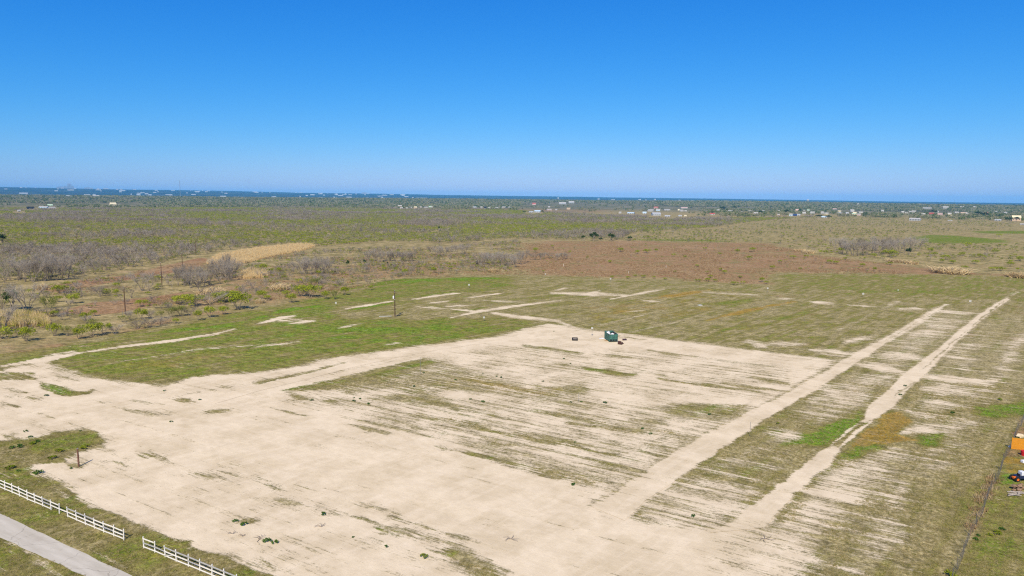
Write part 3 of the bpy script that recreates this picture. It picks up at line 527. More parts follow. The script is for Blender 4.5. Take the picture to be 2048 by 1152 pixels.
def fill(poly, dens, cap=400000):
    lo, hi = poly.min(0), poly.max(0); n = int(min(cap, (hi[0] - lo[0]) * (hi[1] - lo[1]) * dens)); x = rng.uniform(lo[0], hi[0], n); y = rng.uniform(lo[1], hi[1], n)
    k = inside(poly, x, y) & (np.abs(x) < .80 * y + 25) & (y > 40); return x[k], y[k]
def pts3(x, y, dz=0.0): return np.stack([x, y, terrain(x, y) + dz], 1)

BRUSH = W([(-150, 417), (300, 416), (520, 415), (800, 417), (1030, 421), (1280, 434), (1440, 436), (1640, 434), (1540, 440), (1420, 456), (1260, 468), (1245, 480), (1130, 480), (1024, 478), (900, 487), (760, 484), (640, 494), (560, 488), (500, 496), (430, 502), (400, 512), (330, 525), (250, 539), (180, 552), (140, 560), (0, 568), (-150, 582)])
SPARSE = W([(1240, 483), (1260, 469), (1420, 458), (1540, 442), (1640, 432), (2150, 446), (2150, 552), (1950, 544), (1800, 528), (1640, 510), (1536, 487)])
MEADOW = W([(1800, 480), (1860, 468), (1940, 462), (2150, 459), (2150, 486), (1880, 489)])
MIDL = W([(0, 600), (180, 560), (420, 545), (640, 500), (900, 492), (1040, 482), (1040, 500), (1030, 530), (1020, 544), (830, 552), (650, 584), (430, 618), (200, 652), (0, 692)])

def far_at(px, py, dmax=5200.0):
    """ground point under a far pixel, following the rise of the land"""
    z = 0.0
    for _ in range(6):
        p = at(px, py, z); d = math.hypot(*p)
        if d > dmax: p = (p[0] * dmax / d, p[1] * dmax / d)
        z = tz(*p)
    return p[0], p[1], z
WALLS = {k: plain('wall_' + k, c, .08, .4, .7) for k, c in dict(white=(.42, .40, .36), cream=(.70, .60, .38), tan=(.52, .38, .25), blue=(.45, .58, .68), grey=(.40, .41, .42), black=(.02, .02, .03), red=(.42, .08, .06), pink=(.62, .42, .36), navy=(.03, .06, .16), green=(.45, .58, .40)).items()}
M_WIN = plain('window_glass', (.03, .04, .05), .1, 1, .15, .5)
H = []
def hs(px, py, w, h, wall, roof, label=None): H.append((px, py, w, h, wall, roof, label))
LH = [(87, 404, 16, 3, 'blue', 'white', 'long pale blue shed at the far left among trees'), (103, 404, 12, 2.5, 'white', 'white', 'long white shed right of the pale blue shed at far left'), (36, 401, 5, 3, 'white', 'white', 'tiny white house near the left picture edge below the city'),
 (100, 412, 10, 3, 'green', 'green', 'pale green roofed shed below the two long left sheds'), (226, 412, 12, 6, 'cream', 'cream', 'bright cream yellow house alone in the left tree belt'), (238, 412, 3, 2.5, 'white', 'white', 'small white outbuilding just right of the bright cream house'), (192, 392, 13, 3, 'white', 'white', 'bright white warehouse on the treeline left of the mast'),
 (136, 391, 7, 2.5, 'white', 'grey', 'small white warehouse on treeline left of the bright warehouse'), (56, 418, 4, 4, 'black', 'black', None), (61, 418, 4, 4, 'black', 'black', None), (66, 418, 4, 4, 'black', 'black', None),
 (800, 403, 9, 3.5, 'tan', 'white', 'white roofed tan house on the wooded rise left of centre'), (842, 404, 4.5, 3, 'white', 'white', None), (860, 404, 7, 3, 'green', 'green', 'small green roofed house among trees left of centre'), (803, 417, 7, 2.5, 'white', 'white', 'white trailer leftmost of the row at the brush edge'), (814, 417, 4, 2, 'white', 'white', None), (822, 416, 6, 2.5, 'white', 'white', None),
 (831, 417, 7, 4, 'tan', 'cream', 'tan house in the white trailer row left of centre'), (852, 416, 10, 2.5, 'white', 'white', 'long white trailer right of the tan house'), (864, 415, 5, 2.5, 'white', 'white', None), (949, 416, 9, 3, 'white', 'grey', 'white house left of the black roofed shed'), (963, 416, 5, 3, 'white', 'white', None), (971, 416, 9, 3, 'black', 'black', 'black roofed shed on the brown rise near centre'),
 (978, 405, 6, 2.5, 'white', 'white', None), (995, 405, 10, 2.5, 'white', 'white', None), (1008, 405, 10, 3, 'white', 'white', None), (1020, 405, 8, 2.5, 'white', 'white', None), (1075, 425, 15, 4.5, 'grey', 'blue', 'grey blue roofed ranch barn at the edge of the brush, centre'), (1062, 425, 11, 3, 'grey', 'grey', 'low grey lean-to joined to left of ranch barn'), (1098, 415, 5, 2.5, 'white', 'white', None),
 (1125, 404, 18, 4, 'grey', 'white', 'long grey industrial hall on far treeline right of centre'), (1143, 404, 14, 4, 'grey', 'white', 'bright roofed industrial hall beside the long grey hall'), (1098, 408, 12, 3, 'pink', 'white', 'low pinkish shed below the industrial halls'), (1113, 408, 4.5, 2.5, 'white', 'white', None), (1137, 411, 9, 3.5, 'tan', 'tan', None), (1068, 404, 9, 4, 'pink', 'red', 'red roofed house on treeline left of the industrial halls'),
 (1240, 427, 6, 3.5, 'white', 'white', 'white gabled house left of the long blue roofed shed'), (1262, 428, 17, 3.5, 'white', 'blue', 'long shed with pale blue roof right of centre'), (1289, 428, 9, 4.5, 'grey', 'blue', 'blue grey house between long blue shed and the big grey barn'), (1302, 423, 15, 4, 'white', 'white', 'broad white roofed barn behind the big grey barn'), (1316, 422, 10, 4, 'blue', 'white', 'blue walled barn with white roof next to broad white barn'),
 (1312, 431, 21, 6, 'grey', 'grey', 'big grey barn with dark open front right of centre'), (1335, 434, 13, 3.5, 'white', 'grey', 'white shed right of the big grey barn'), (1312, 417, 11, 3.5, 'pink', 'red', 'pinkish red roofed house behind the white barns'), (1363, 423, 8, 3.5, 'white', 'white', 'white house with small annex behind the junk yard'), (1371, 423, 5, 2.5, 'white', 'white', None), (1368, 417, 17, 2.5, 'white', 'pink', 'very long low pale shed behind the junk yard'),
 (1371, 433, 5, 3, 'cream', 'cream', None), (1360, 433, 8, 3, 'white', 'grey', None), (1424, 430, 12, 4, 'white', 'red', 'red and white shed left of the dark vehicles'), (1436, 423, 7, 4, 'white', 'white', 'white house behind red and white shed'), (1463, 423, 15, 2.5, 'grey', 'white', 'long grey white shed right of the white house'), (1484, 425, 5, 2.5, 'white', 'white', None), (1512, 428, 10, 3.5, 'white', 'white', 'white double house beside a round dark tree'), (1500, 424, 6, 3, 'cream', 'white', None), (1527, 424, 6, 3, 'white', 'white', None), (1334, 409, 15, 2.5, 'white', 'white', 'row of white sheds on distant slope right of centre'), (1358, 409, 4, 3, 'cream', 'cream', None),
 (1557, 431, 5, 3, 'tan', 'white', None), (1582, 432, 7, 4.5, 'blue', 'white', 'pale blue shed with white roof on the brown strip by the village'), (1590, 432, 8, 4, 'navy', 'navy', 'navy blue shed touching the light blue one'), (1597, 431, 7, 3, 'grey', 'grey', None), (1608, 428, 7, 4, 'white', 'white', None), (1625, 428, 9, 4.5, 'white', 'white', 'white two part house in the village right of centre'), (1645, 428, 6, 4.5, 'white', 'white', None), (1653, 429, 8, 3.5, 'cream', 'white', None), (1679, 428, 8, 3, 'white', 'grey', None), (1679, 424, 7, 2.5, 'cream', 'cream', None), (1694, 428, 6, 3, 'white', 'grey', None), (1704, 424, 8, 4.5, 'white', 'white', 'tilted bright white roofed house above the yellowish shed'), (1708, 429, 10, 2.5, 'cream', 'green', 'yellowish green long shed in the village'), (1718, 431, 7, 3.5, 'pink', 'white', None), (1648, 436, 11, 3.5, 'white', 'blue', 'pale blue roofed house between two round dark trees'),
 (1670, 411, 8, 2.5, 'white', 'pink', None), (1710, 416, 7, 3, 'cream', 'cream', 'cream house on the slope above the village'), (1722, 416, 9, 3.5, 'cream', 'white', None), (1704, 412, 5, 3, 'white', 'white', None), (1716, 409, 5, 3, 'white', 'white', None), (1765, 419, 5, 3.5, 'white', 'white', None), (1596, 411, 9, 4.5, 'tan', 'pink', 'large tan house on the slope behind the village'), (1578, 411, 5, 3, 'cream', 'cream', None), (1608, 411, 5, 3, 'white', 'white', None), (1617, 411, 5, 3, 'white', 'green', None), (1558, 410, 4, 3, 'cream', 'white', None),
 (1830, 441, 21, 4.5, 'grey', 'white', 'long open shed with white roof alone on the right plain'), (1863, 430, 9, 4, 'red', 'red', 'bright red roofed barn between dark trees at right'), (1927, 428, 11, 3, 'tan', 'tan', 'orange tan roofed house at right'), (1933, 429, 6, 3, 'white', 'white', None), (1972, 429, 6, 3.5, 'red', 'red', 'small red roofed shed beyond dark trees far right'), (1846, 431, 8, 4, 'white', 'white', None), (1880, 431, 9, 3.5, 'pink', 'pink', None), (1899, 431, 7, 4.5, 'cream', 'white', None), (1828, 419, 8, 3.5, 'white', 'white', 'white hipped roof house on the right slope'), (1806, 417, 5, 4, 'white', 'white', None), (1814, 418, 5, 3, 'white', 'white', None), (1821, 419, 4, 2.5, 'white', 'white', None), (1875, 420, 5, 3, 'white', 'white', None), (1855, 414, 17, 2.5, 'white', 'white', 'long white roofed shed high on the right slope'), (1891, 414, 11, 3.5, 'white', 'white', None), (1914, 418, 7, 3.5, 'white', 'white', None), (1924, 414, 6, 3.5, 'white', 'white', None), (1950, 414, 7, 2.5, 'white', 'white', None), (1992, 424, 9, 2.5, 'white', 'white', None), (2012, 421, 5, 2.5, 'white', 'white', None), (1996, 442, 11, 3, 'white', 'grey', 'low whitish shed left of the large tan house'), (2032, 442, 15, 9, 'tan', 'cream', 'large tan house with round trees at right picture edge'), (2046, 450, 10, 2.5, 'white', 'white', 'white trailer at the right picture edge'), (1900, 442, 8, 2, 'white', 'white', None)]
_px = sorted(LH, key=lambda q: q[0]); HXY = []
def build_house(px, py, w, h, wall, roof, label):
    x, y, z = far_at(px, py); d = math.hypot(x, y); W_ = w * .76 * d / FPX; Hh = max(2.6, h * d / FPX); D_ = min(W_ * .7, 16); HXY.append((x, y, W_))
    rz = -math.atan2(x, y) + random.uniform(-.35, .35)
    lb = label or ('black hut in the row at the left brush edge' if wall == 'black' else '%s of a cluster of small %s houses in the far trees' % ('one', wall) if False else 'tiny %s walled house with %s roof among the far trees' % (wall, roof))
    o = empty('house' if W_ < 22 else 'shed', (x, y, z - .3), rz, lb, 'house' if W_ < 22 else 'shed', 'far houses and sheds on the plain')
    e = Hh * .62; rh = Hh - e; m = MB().box((0, 0, e / 2), (W_, D_, e)); m.add([(-W_ / 2, -D_ / 2, e), (-W_ / 2, D_ / 2, e), (-W_ / 2, 0, e + rh - .05), (W_ / 2, -D_ / 2, e), (W_ / 2, D_ / 2, e), (W_ / 2, 0, e + rh - .05)], [(0, 2, 1), (3, 4, 5)]); m.build('wall', WALLS[wall], o)
    q = MB(); a = .5
    for s in (-1, 1): q.add([(-W_ / 2 - a, s * (D_ / 2 + a), e - .25), (W_ / 2 + a, s * (D_ / 2 + a), e - .25), (W_ / 2 + a, 0, e + rh), (-W_ / 2 - a, 0, e + rh), (-W_ / 2 - a, s * (D_ / 2 + a), e - .05), (W_ / 2 + a, s * (D_ / 2 + a), e - .05), (W_ / 2 + a, 0, e + rh + .2), (-W_ / 2 - a, 0, e + rh + .2)], [(0, 1, 2, 3), (4, 5, 6, 7), (0, 1, 5, 4), (0, 3, 7, 4), (1, 2, 6, 5)])
    q.build('roof', WALLS[roof], o); nw = max(1, min(5, int(W_ / 5)))
    for k in range(nw): MB().box((-W_ / 2 + (k + .5) * W_ / nw, -D_ / 2 - .03, e * .5), (min(1.6, W_ / nw * .5), .1, min(1.4, e * .45))).build('window', M_WIN, o)
    return o
for q in LH: build_house(*q)
HX = np.array(HXY); HB = np.arctan2(HX[:, 0], HX[:, 1]); HD = np.hypot(HX[:, 0], HX[:, 1]); HWID = (HX[:, 2] / 2 + 10) / HD
def clear_of_houses(x, y):
    b = np.arctan2(x, y); d = np.hypot(x, y); k = np.ones(len(x), bool)
    for hb, hd, hw in zip(HB, HD, HWID): k &= ~((np.abs(b - hb) < hw) & (d > hd - 260 * max(1, hd / 2500)) & (d < hd + 14))
    return k

# far woods and the thorn brush --------------------------------------------------------------
def far_proto(kind, k):
    random.seed(900 + k); mb = MB(); tr = MB()
    if kind == 'bare':
        st, tips = stems(4, 4.2, 2.6, .09, 2, 100 + k); twig_crown(mb, tips, 150, 1.0, .034, 4.4, 2.2, 110 + k); return proto_mesh('grey_brush', [st, mb], [M_BARK, M_TWIG])
    if kind == 'pale':
        st, tips = stems(4, 3.0, 2.5, .07, 1, 120 + k); leaf_crown(mb, 110, .22, 2.1, 3.0, 1.0, 130 + k, 10); tw = MB(); twig_crown(tw, tips, 70, .9, .035, 3.1, 2, 140 + k); return proto_mesh('olive_brush', [tw, mb], [M_TWIG, M_OLIVE])
    if kind == 'green':
        leaf_crown(mb, 160, .24, 2.1, 3.0, .8, 150 + k, 10); st, tips = stems(4, 2.8, 2.4, .07, 1, 160 + k); return proto_mesh('green_brush', [st, mb], [M_BARK, M_GREEN])
    if kind == 'wood':      # a stand of several crowns
        m2 = MB(); random.seed(170 + k)
        for q in range(7):
            cx, cy, r, hh = random.gauss(0, 6), random.gauss(0, 6), random.uniform(2.2, 4), random.uniform(4, 7.5); dk = (q + k) % 3 == 0
            for i in range(70): d = rdir(.3) * (random.random() ** .4); leaf_quad(m2 if dk else mb, Vector((cx + d.x * r, cy + d.y * r, hh * .55 + d.z * hh * .45)), .75 if dk else .55)
        return proto_mesh('wood', [mb, m2], [M_FART, M_FARD])
bx_, by_ = fill(BRUSH, 1 / 16.0, 420000); d_ = np.hypot(bx_, by_); keep = (rng.random(len(bx_)) < np.clip(700 / d_, .18, 1)) & clear_of_houses(bx_, by_); keep &= (fbm(bx_ / 60, by_ / 60, 3) > -.55)
bx_, by_ = bx_[keep], by_[keep]; d_ = d_[keep]; gn = fbm(bx_ / 130 + 5, by_ / 90 + 8, 4) + .25 * rng.normal(size=len(bx_)) + .36 * sst(480, 900, d_) - .10; near = d_ < 700
ix = np.where(gn > .36, rng.integers(6, 9, len(bx_)), np.where(gn > -.20, rng.integers(3, 6, len(bx_)), rng.integers(0, 3, len(bx_)))); sz = rng.uniform(.6, 1.15, len(bx_)) * np.where(ix < 3, 1.12, .82) * (1 + .35 * sst(600, 1800, d_))
scatter('brush', pts3(bx_, by_), sz, ix, [far_proto('bare', k) for k in range(3)] + [far_proto('pale', k) for k in range(3)] + [far_proto('green', k) for k in range(3)], 'dense grey and olive thorn brush covering the plain beyond the field', 'brush')
sx, sy = fill(SPARSE, 1 / 36.0, 120000); d_ = np.hypot(sx, sy); keep = (fbm(sx / 45, sy / 45, 3) + .3 * rng.normal(size=len(sx)) > .12) & ~inside(MEADOW, sx, sy) & clear_of_houses(sx, sy) & (rng.random(len(sx)) < np.clip(900 / d_, .3, 1)); sx, sy = sx[keep], sy[keep]
scatter('low_scrub', pts3(sx, sy), rng.uniform(.35, .95, len(sx)), rng.choice([0, 1, 2, 3, 4], len(sx), p=[.27, .27, .2, .16, .1]), [far_proto('green', 10), far_proto('pale', 11), far_proto('pale', 12), far_proto('green', 13), far_proto('bare', 14)], 'scattered low green scrub dotting the tan plain at right', 'scrub')
ml_x, ml_y = fill(MIDL, 1 / 9.0, 40000); k_ = ~inside(W(FIELD), ml_x, ml_y) & (fbm(ml_x / 25, ml_y / 25, 3) > -.1); ml_x, ml_y = ml_x[k_], ml_y[k_]
scatter('low_scrub', pts3(ml_x, ml_y), rng.uniform(.16, .46, len(ml_x)) * rng.choice([1, 1, 1.8], len(ml_x)), rng.choice([0, 1, 2, 3], len(ml_x), p=[.24, .30, .26, .2]), [far_proto('green', 20), far_proto('pale', 21), far_proto('bare', 22), far_proto('bare', 23)], 'low grey and green scrub between the larger bushes at left', 'scrub')
bf_x, bf_y = fill(W([(1060, 500), (1300, 486), (1536, 490), (1640, 514), (1800, 532), (1950, 547), (1540, 545), (1524, 565), (1224, 555), (1060, 544)]), 1 / 260.0, 3000); k_ = fbm(bf_x / 40, bf_y / 40, 3) > -.05; bf_x, bf_y = bf_x[k_], bf_y[k_]
scatter('low_scrub', pts3(bf_x, bf_y), rng.uniform(.22, .55, len(bf_x)), rng.choice([0, 1, 2], len(bf_x), p=[.5, .3, .2]), [far_proto('green', 30), far_proto('pale', 31), far_proto('bare', 32)], 'tiny scattered green scrub between the shrubs of the brown weed field', 'scrub')
def wedge(d0, d1, n):
    d = np.sqrt(rng.uniform(d0 * d0, d1 * d1, n)); b = rng.uniform(-.70, .70, n); return d * np.sin(b), d * np.cos(b)
wx_, wy_ = wedge(1750, 7200, 34000); keep = ~inside(BRUSH, wx_, wy_) & ~inside(SPARSE, wx_, wy_) & clear_of_houses(wx_, wy_) & (fbm(wx_ / 420, wy_ / 300, 4) > -.20); hd_ = np.hypot(wx_, wy_)
CLEAR = [W([(1030, 424), (1040, 410), (1290, 412), (1420, 420), (1420, 432), (1290, 432)]), W([(-150, 416), (-150, 409), (130, 409), (140, 417)])]
for c in CLEAR: keep &= ~(inside(c, wx_, wy_) & (rng.random(len(wx_)) < .93))
wx_, wy_ = wx_[keep], wy_[keep]
scatter('far_wood', pts3(wx_, wy_), rng.uniform(.8, 1.5, len(wx_)) * (1 + .4 * sst(2500, 5000, np.hypot(wx_, wy_))), rng.integers(0, 5, len(wx_)), [far_proto('wood', k) for k in range(5)], 'far mixed woodland belt of grey and dark green trees below the horizon', 'woodland')

# reeds, weeds, grass -------------------------------------------------------------------------
def reedp(k, mat): return proto_mesh('reed', [blades(46, 2.6, .035, .9, .10, 300 + k)], [mat])
REEDS = [W([(412, 528), (440, 510), (500, 501), (560, 493), (610, 488), (629, 494), (600, 503), (560, 510), (520, 519), (495, 526), (455, 531)]), W([(470, 556), (500, 540), (540, 548), (528, 556), (500, 558)])]
rx, ry = [], []
for r in REEDS: a, b = fill(r, 1 / .9); rx.append(a); ry.append(b)
rx, ry = np.concatenate(rx), np.concatenate(ry); scatter('reeds', pts3(rx, ry), rng.uniform(.5, 1.35, len(rx)) * (.8 + .35 * fbm(rx / 7, ry / 7, 2)), rng.integers(0, 3, len(rx)), [reedp(k, M_REED) for k in range(3)], 'tall pale golden reed bed beside the bare thicket on the left', 'reeds')
rx, ry = fill(W([(-60, 655), (0, 640), (20, 630), (95, 634), (96, 652), (40, 656)]), 1 / 1.3); scatter('reeds', pts3(rx, ry), rng.uniform(.7, 1.2, len(rx)), rng.integers(0, 2, len(rx)), [reedp(5, M_REEDG), reedp(6, M_REED)], 'yellowish green reeds under the trees at the left picture edge', 'reeds')
def dryp(k): return proto_mesh('dry_weed', [blades(26, .75, .028, .55, .32, 320 + k)], [M_DRYW])
a, b = fill(W([(-60, 700), (0, 640), (60, 600), (180, 556), (420, 520), (640, 505), (1040, 484), (1300, 483), (1536, 488), (1640, 512), (1800, 531), (1950, 546), (2080, 552), (1560, 546), (1536, 549), (1530, 567), (1424, 564), (1224, 557), (1022, 549), (837, 556), (660, 586), (430, 622), (300, 652), (150, 684)]), 1 / 3.0, 90000); k = fbm(a / 26, b / 26, 4) > .02; a, b = a[k], b[k]
scatter('dry_weeds', pts3(a, b), rng.uniform(.5, 1.2, len(a)), rng.integers(0, 3, len(a)), [dryp(k) for k in range(3)], 'dry reddish brown weeds covering the rough land beyond the field', 'weeds')
a, b = fill(W([(1930, 1052), (1950, 1010), (1978, 958), (1992, 950), (2002, 955), (1985, 985), (1962, 1030), (1946, 1062)]), 1.6); scatter('dry_weeds', pts3(a, b), rng.uniform(.6, 1.35, len(a)), rng.integers(0, 2, len(a)), [dryp(7), dryp(8)], 'strip of tall brown weeds grown through the wire fence', 'weeds')
def tuftp(k): return proto_mesh('grass', [blades(16, .20, .011, .16, .45, 340 + k)], [M_GRASS])
gx_ = rng.uniform(-110, 110, 240000); gy_ = 62 + 88 * rng.random(240000) ** 1.4; k = np.abs(gx_) < .78 * gy_ + 6; gx_, gy_ = gx_[k], gy_[k]; mk = masks(gx_, gy_); st_ = fbm((gx_ * .85 - gy_ * .53) / 14, (gx_ * .53 + gy_ * .85) / 1.3, 3)
on_path = np.zeros(len(gx_), bool); _pl = np.vstack([_l, _r[::-1]]); on_path = inside(_pl, gx_, gy_)
k = (mk['S'] + .9 * st_ < -.35) & ~on_path & (rng.random(len(gx_)) < .75); gx_, gy_ = gx_[k], gy_[k]
scatter('grass', pts3(gx_, gy_), rng.uniform(.5, 1.35, len(gx_)), rng.integers(0, 3, len(gx_)), [tuftp(k) for k in range(3)], 'short rough grass tufts growing on the near part of field and verge', 'grass')

# ------------------------------------------------------------------ single trees and shrubs
TN = {'bare': 0, 'green': 0, 'pale': 0, 'dark': 0}
HGT = {'bare': 4.6, 'green': 3.2, 'pale': 3.3, 'dark': 4.2}; WID = {'bare': 4.6, 'green': 4.4, 'pale': 4.4, 'dark': 3.2}
NAME = {'bare': ('bare_tree', 'tree'), 'green': ('mesquite_shrub', 'shrub'), 'pale': ('mesquite_shrub', 'shrub'), 'dark': ('evergreen_tree', 'tree')}
def clone(root, loc, rz, scl, label, cat, group):
    c = root.copy(); COL.objects.link(c); c.location = loc; c.rotation_euler.z = rz; c.scale = scl; tag(c, label, cat, group)
    for ch in root.children: q = ch.copy(); COL.objects.link(q); q.parent = c
    return c
def tree_at(kind, px, py, w, h, label, group):
    x, y = at(px, py); d = math.hypot(x, y); ps = PROTO[kind]; p = ps[TN[kind] % len(ps)]; TN[kind] += 1
    s = w * d / FPX / WID[kind]; sh = h * d / FPX / HGT[kind] * 1.05
    return clone(p, (x, y, tz(x, y) - .05), random.uniform(0, 6.28), (s, s, sh), label, NAME[kind][1], group)
random.seed(11)
G1 = 'shrubs and trees along the left edge of the field'
for kind, px, py, w, h, lab in [
 ('green', 53, 683, 28, 24, 'bright green shrub nearest the field at far left'), ('green', 4, 678, 30, 20, 'green shrub cut by the left picture edge below the reeds'), ('green', 110, 672, 26, 22, 'pale green spreading shrub right of the bright leftmost shrub'), ('pale', 135, 672, 22, 17, 'thin olive shrub between two greener shrubs at the left field edge'), ('green', 158, 678, 26, 20, 'green shrub standing forward of its row at left field edge'), ('green', 185, 673, 30, 24, 'brightest dense green shrub in the left row'), ('green', 207, 669, 28, 22, 'green shrub joined to the right of the brightest left shrub'), ('bare', 230, 668, 26, 17, 'low leafless shrub at the right end of the left green row'),
 ('green', 171, 641, 22, 14, 'lone green shrub on the red brown weeds at left'), ('green', 187, 632, 16, 11, 'small green shrub behind the lone shrub on red weeds'), ('green', 120, 587, 28, 15, 'flat topped green shrub beyond the left reeds'), ('green', 117, 604, 15, 11, 'small round green shrub below the flat topped one at left'), ('green', 146, 607, 24, 16, 'green shrub with visible stems right of the small round one'), ('green', 232, 591, 13, 11, 'little bright green shrub left of the second pole'), ('bare', 200, 593, 20, 20, 'slender bare grey tree between shrubs left of the nearest roadside pole'), ('pale', 98, 632, 30, 34, 'grey green tree beside the left reeds, casting dark shade'), ('bare', 54, 624, 46, 50, 'tall bare tree with pale trunk rising over the left reeds'), ('dark', 25, 620, 30, 36, 'dense leafy green tree under the tall bare tree'), ('bare', 5, 618, 26, 46, 'bare tree cut by the left picture edge above the reeds'), ('bare', 8, 664, 54, 44, 'dark tangled bare tree at the left edge beside the reeds'),
 ('green', 282, 613, 24, 13, 'small bright shrub right of the nearest roadside pole'), ('green', 283, 639, 26, 20, 'pale green shrub just right of the nearest pole foot'), ('bare', 300, 636, 22, 14, None), ('pale', 322, 637, 18, 14, None), ('pale', 342, 635, 26, 18, 'olive shrub in the thicket left of the trimmed edge'), ('pale', 362, 633, 28, 20, None), ('bare', 380, 631, 24, 16, None), ('green', 396, 641, 18, 19, 'green shrub with crooked trunk at the field edge thicket'), ('green', 419, 635, 26, 21, 'round bright green shrub at the field edge thicket'), ('green', 448, 629, 22, 16, 'green shrub right of the round bright one'), ('green', 362, 609, 36, 18, 'wide green shrub at back of the edge thicket'), ('green', 388, 613, 38, 22, 'dark stemmed green shrub in the middle of the edge thicket'), ('bare', 420, 609, 44, 24, 'broad grey leafless shrub under green tops in the edge thicket'), ('green', 440, 604, 46, 18, None), ('green', 476, 619, 50, 32, 'largest spreading green mesquite at the right end of edge thicket'), ('green', 460, 602, 40, 20, 'green shrub behind the largest spreading mesquite'), ('green', 352, 647, 16, 10, 'small yellowish green shrub nearest the field in front of the thicket'), ('bare', 300, 655, 34, 18, 'low grey brushwood heap of twigs at the field edge'), ('bare', 275, 657, 30, 16, None), ('bare', 322, 650, 30, 16, None),
 ('green', 524, 599, 26, 17, 'green shrub left in the middle hedge along the field'), ('green', 535, 601, 16, 11, None), ('green', 572, 595, 18, 14, None), ('green', 583, 605, 24, 17, 'green shrub standing lowest in the middle hedge'), ('green', 602, 593, 40, 22, 'wide green shrub in the middle hedge'), ('green', 622, 595, 42, 25, 'biggest bright green shrub of the middle hedge'), ('green', 651, 598, 21, 16, 'compact green shrub right of the biggest hedge shrub'), ('pale', 670, 598, 24, 17, 'olive half bare shrub at the right end of the middle hedge'), ('green', 690, 590, 23, 16, 'lone bright green shrub right of the middle hedge'), ('green', 741, 580, 11, 9, 'tiny lone green shrub on brown weeds left of the field pole'), ('pale', 627, 574, 30, 18, 'olive shrub behind the biggest hedge shrub'), ('green', 810, 551, 14, 14, 'small round topped green tree alone beyond the field'), ('green', 868, 546, 16, 12, 'green shrub alone right of the small round topped tree'), ('pale', 837, 539, 12, 9, None), ('green', 527, 541, 20, 13, 'bright shrub under the reed bed'), ('green', 558, 546, 12, 11, 'small bright shrub right of the one under the reed bed'), ('green', 540, 546, 16, 9, None), ('green', 786, 535, 14, 9, None),
 ('dark', 696, 533, 8, 13, 'small dark upright evergreen left of a pair'), ('dark', 729, 529, 8, 11, 'small dark evergreen before the bare row'), ('dark', 768, 527, 6, 7, None), ('dark', 775, 529, 5, 6, None), ('dark', 954, 530, 6, 5, None), ('dark', 5, 487, 16, 16, 'dark leafy tree at the left edge above the brush'), ('dark', 1188, 481, 20, 17, 'large dark green tree at the right end of grey brush'), ('dark', 1222, 481, 18, 15, 'dark olive tree right of the large dark green one'), ('dark', 1166, 481, 10, 11, None), ('dark', 1202, 482, 9, 7, None), ('dark', 1260, 481, 12, 9, 'greyish dark tree alone right of the dark pair'), ('dark', 878, 461, 5, 9, None), ('dark', 838, 464, 8, 7, None),
 ('bare', 285, 582, 28, 38, 'lone bare tree casting a dark shadow left of the round thicket')]:
    tree_at(kind, px, py, w, h, lab or {'bare': 'low leafless grey shrub within the green edge hedge', 'green': 'small green shrub filling the hedge along the field', 'pale': 'half leafed olive shrub filling the hedge along the field', 'dark': 'small dark evergreen dotting the grey brush'}[kind], G1 if lab else 'small shrubs of the left hedges')
def grove(spots, w, h, label, group):
    for px, py in spots: tree_at('bare', px + random.uniform(-3, 3), py + random.uniform(-2, 2), w * random.uniform(.8, 1.2), h * random.uniform(.85, 1.1), label, group)
grove([(x, y) for x, y in [(358, 570), (370, 573), (382, 575), (394, 575), (406, 574), (418, 571), (366, 566), (380, 566), (395, 566), (410, 565)]], 28, 34, 'grey bare tree in the round thicket below the reed bed', 'round bare thicket')
grove([(432, 556), (442, 560), (452, 561), (462, 559), (470, 554), (445, 552), (458, 550)], 28, 38, 'tall dark bare tree in the thicket touching the reed bed', 'tall thicket at the reed bed')
grove([(40, 560), (52, 562), (64, 563), (76, 562), (88, 561), (100, 561), (112, 560), (124, 559), (136, 556), (58, 552), (80, 550), (104, 550), (126, 549), (20, 562)], 27, 36, 'bare grey tree in the long thicket at the left beyond the reeds', 'left bare thicket')
grove([(602, 548), (612, 550), (622, 550), (634, 549), (645, 549), (657, 548), (610, 543), (630, 542), (650, 543)], 24, 31, 'bare grey tree in the small grove right of the reed bed', 'small bare grove')
grove([(738 + 10 * k, 524 - .4 * k) for k in range(10)], 20, 22, 'bare tree in the thin grey row left of centre', 'thin grey row')
grove([(866 + 8 * k, 512 - .5 * k) for k in range(9)], 18, 20, 'bare tree in the short grey row behind centre', 'short grey row')
grove([(960 + 8 * k, 533 - (k % 3) * 3) for k in range(12)], 22, 27, 'bare grey tree in the centre grove at the brown field', 'centre bare grove')
grove([(1072 + 9 * k, 519 - k % 2) for k in range(8)], 16, 14, 'low bare tree in the faint row on the brown field', 'faint bare row')
grove([(1674, 504), (1684, 506), (1694, 507), (1704, 510), (1714, 511), (1724, 511), (1734, 510), (1744, 510), (1754, 509), (1764, 509), (1775, 508), (1786, 508), (1797, 507), (1808, 506), (1822, 505), (1832, 503), (1690, 500), (1720, 503), (1750, 503), (1780, 502)], 22, 27, 'bare brown grey tree in the right hand thicket', 'right bare thicket')
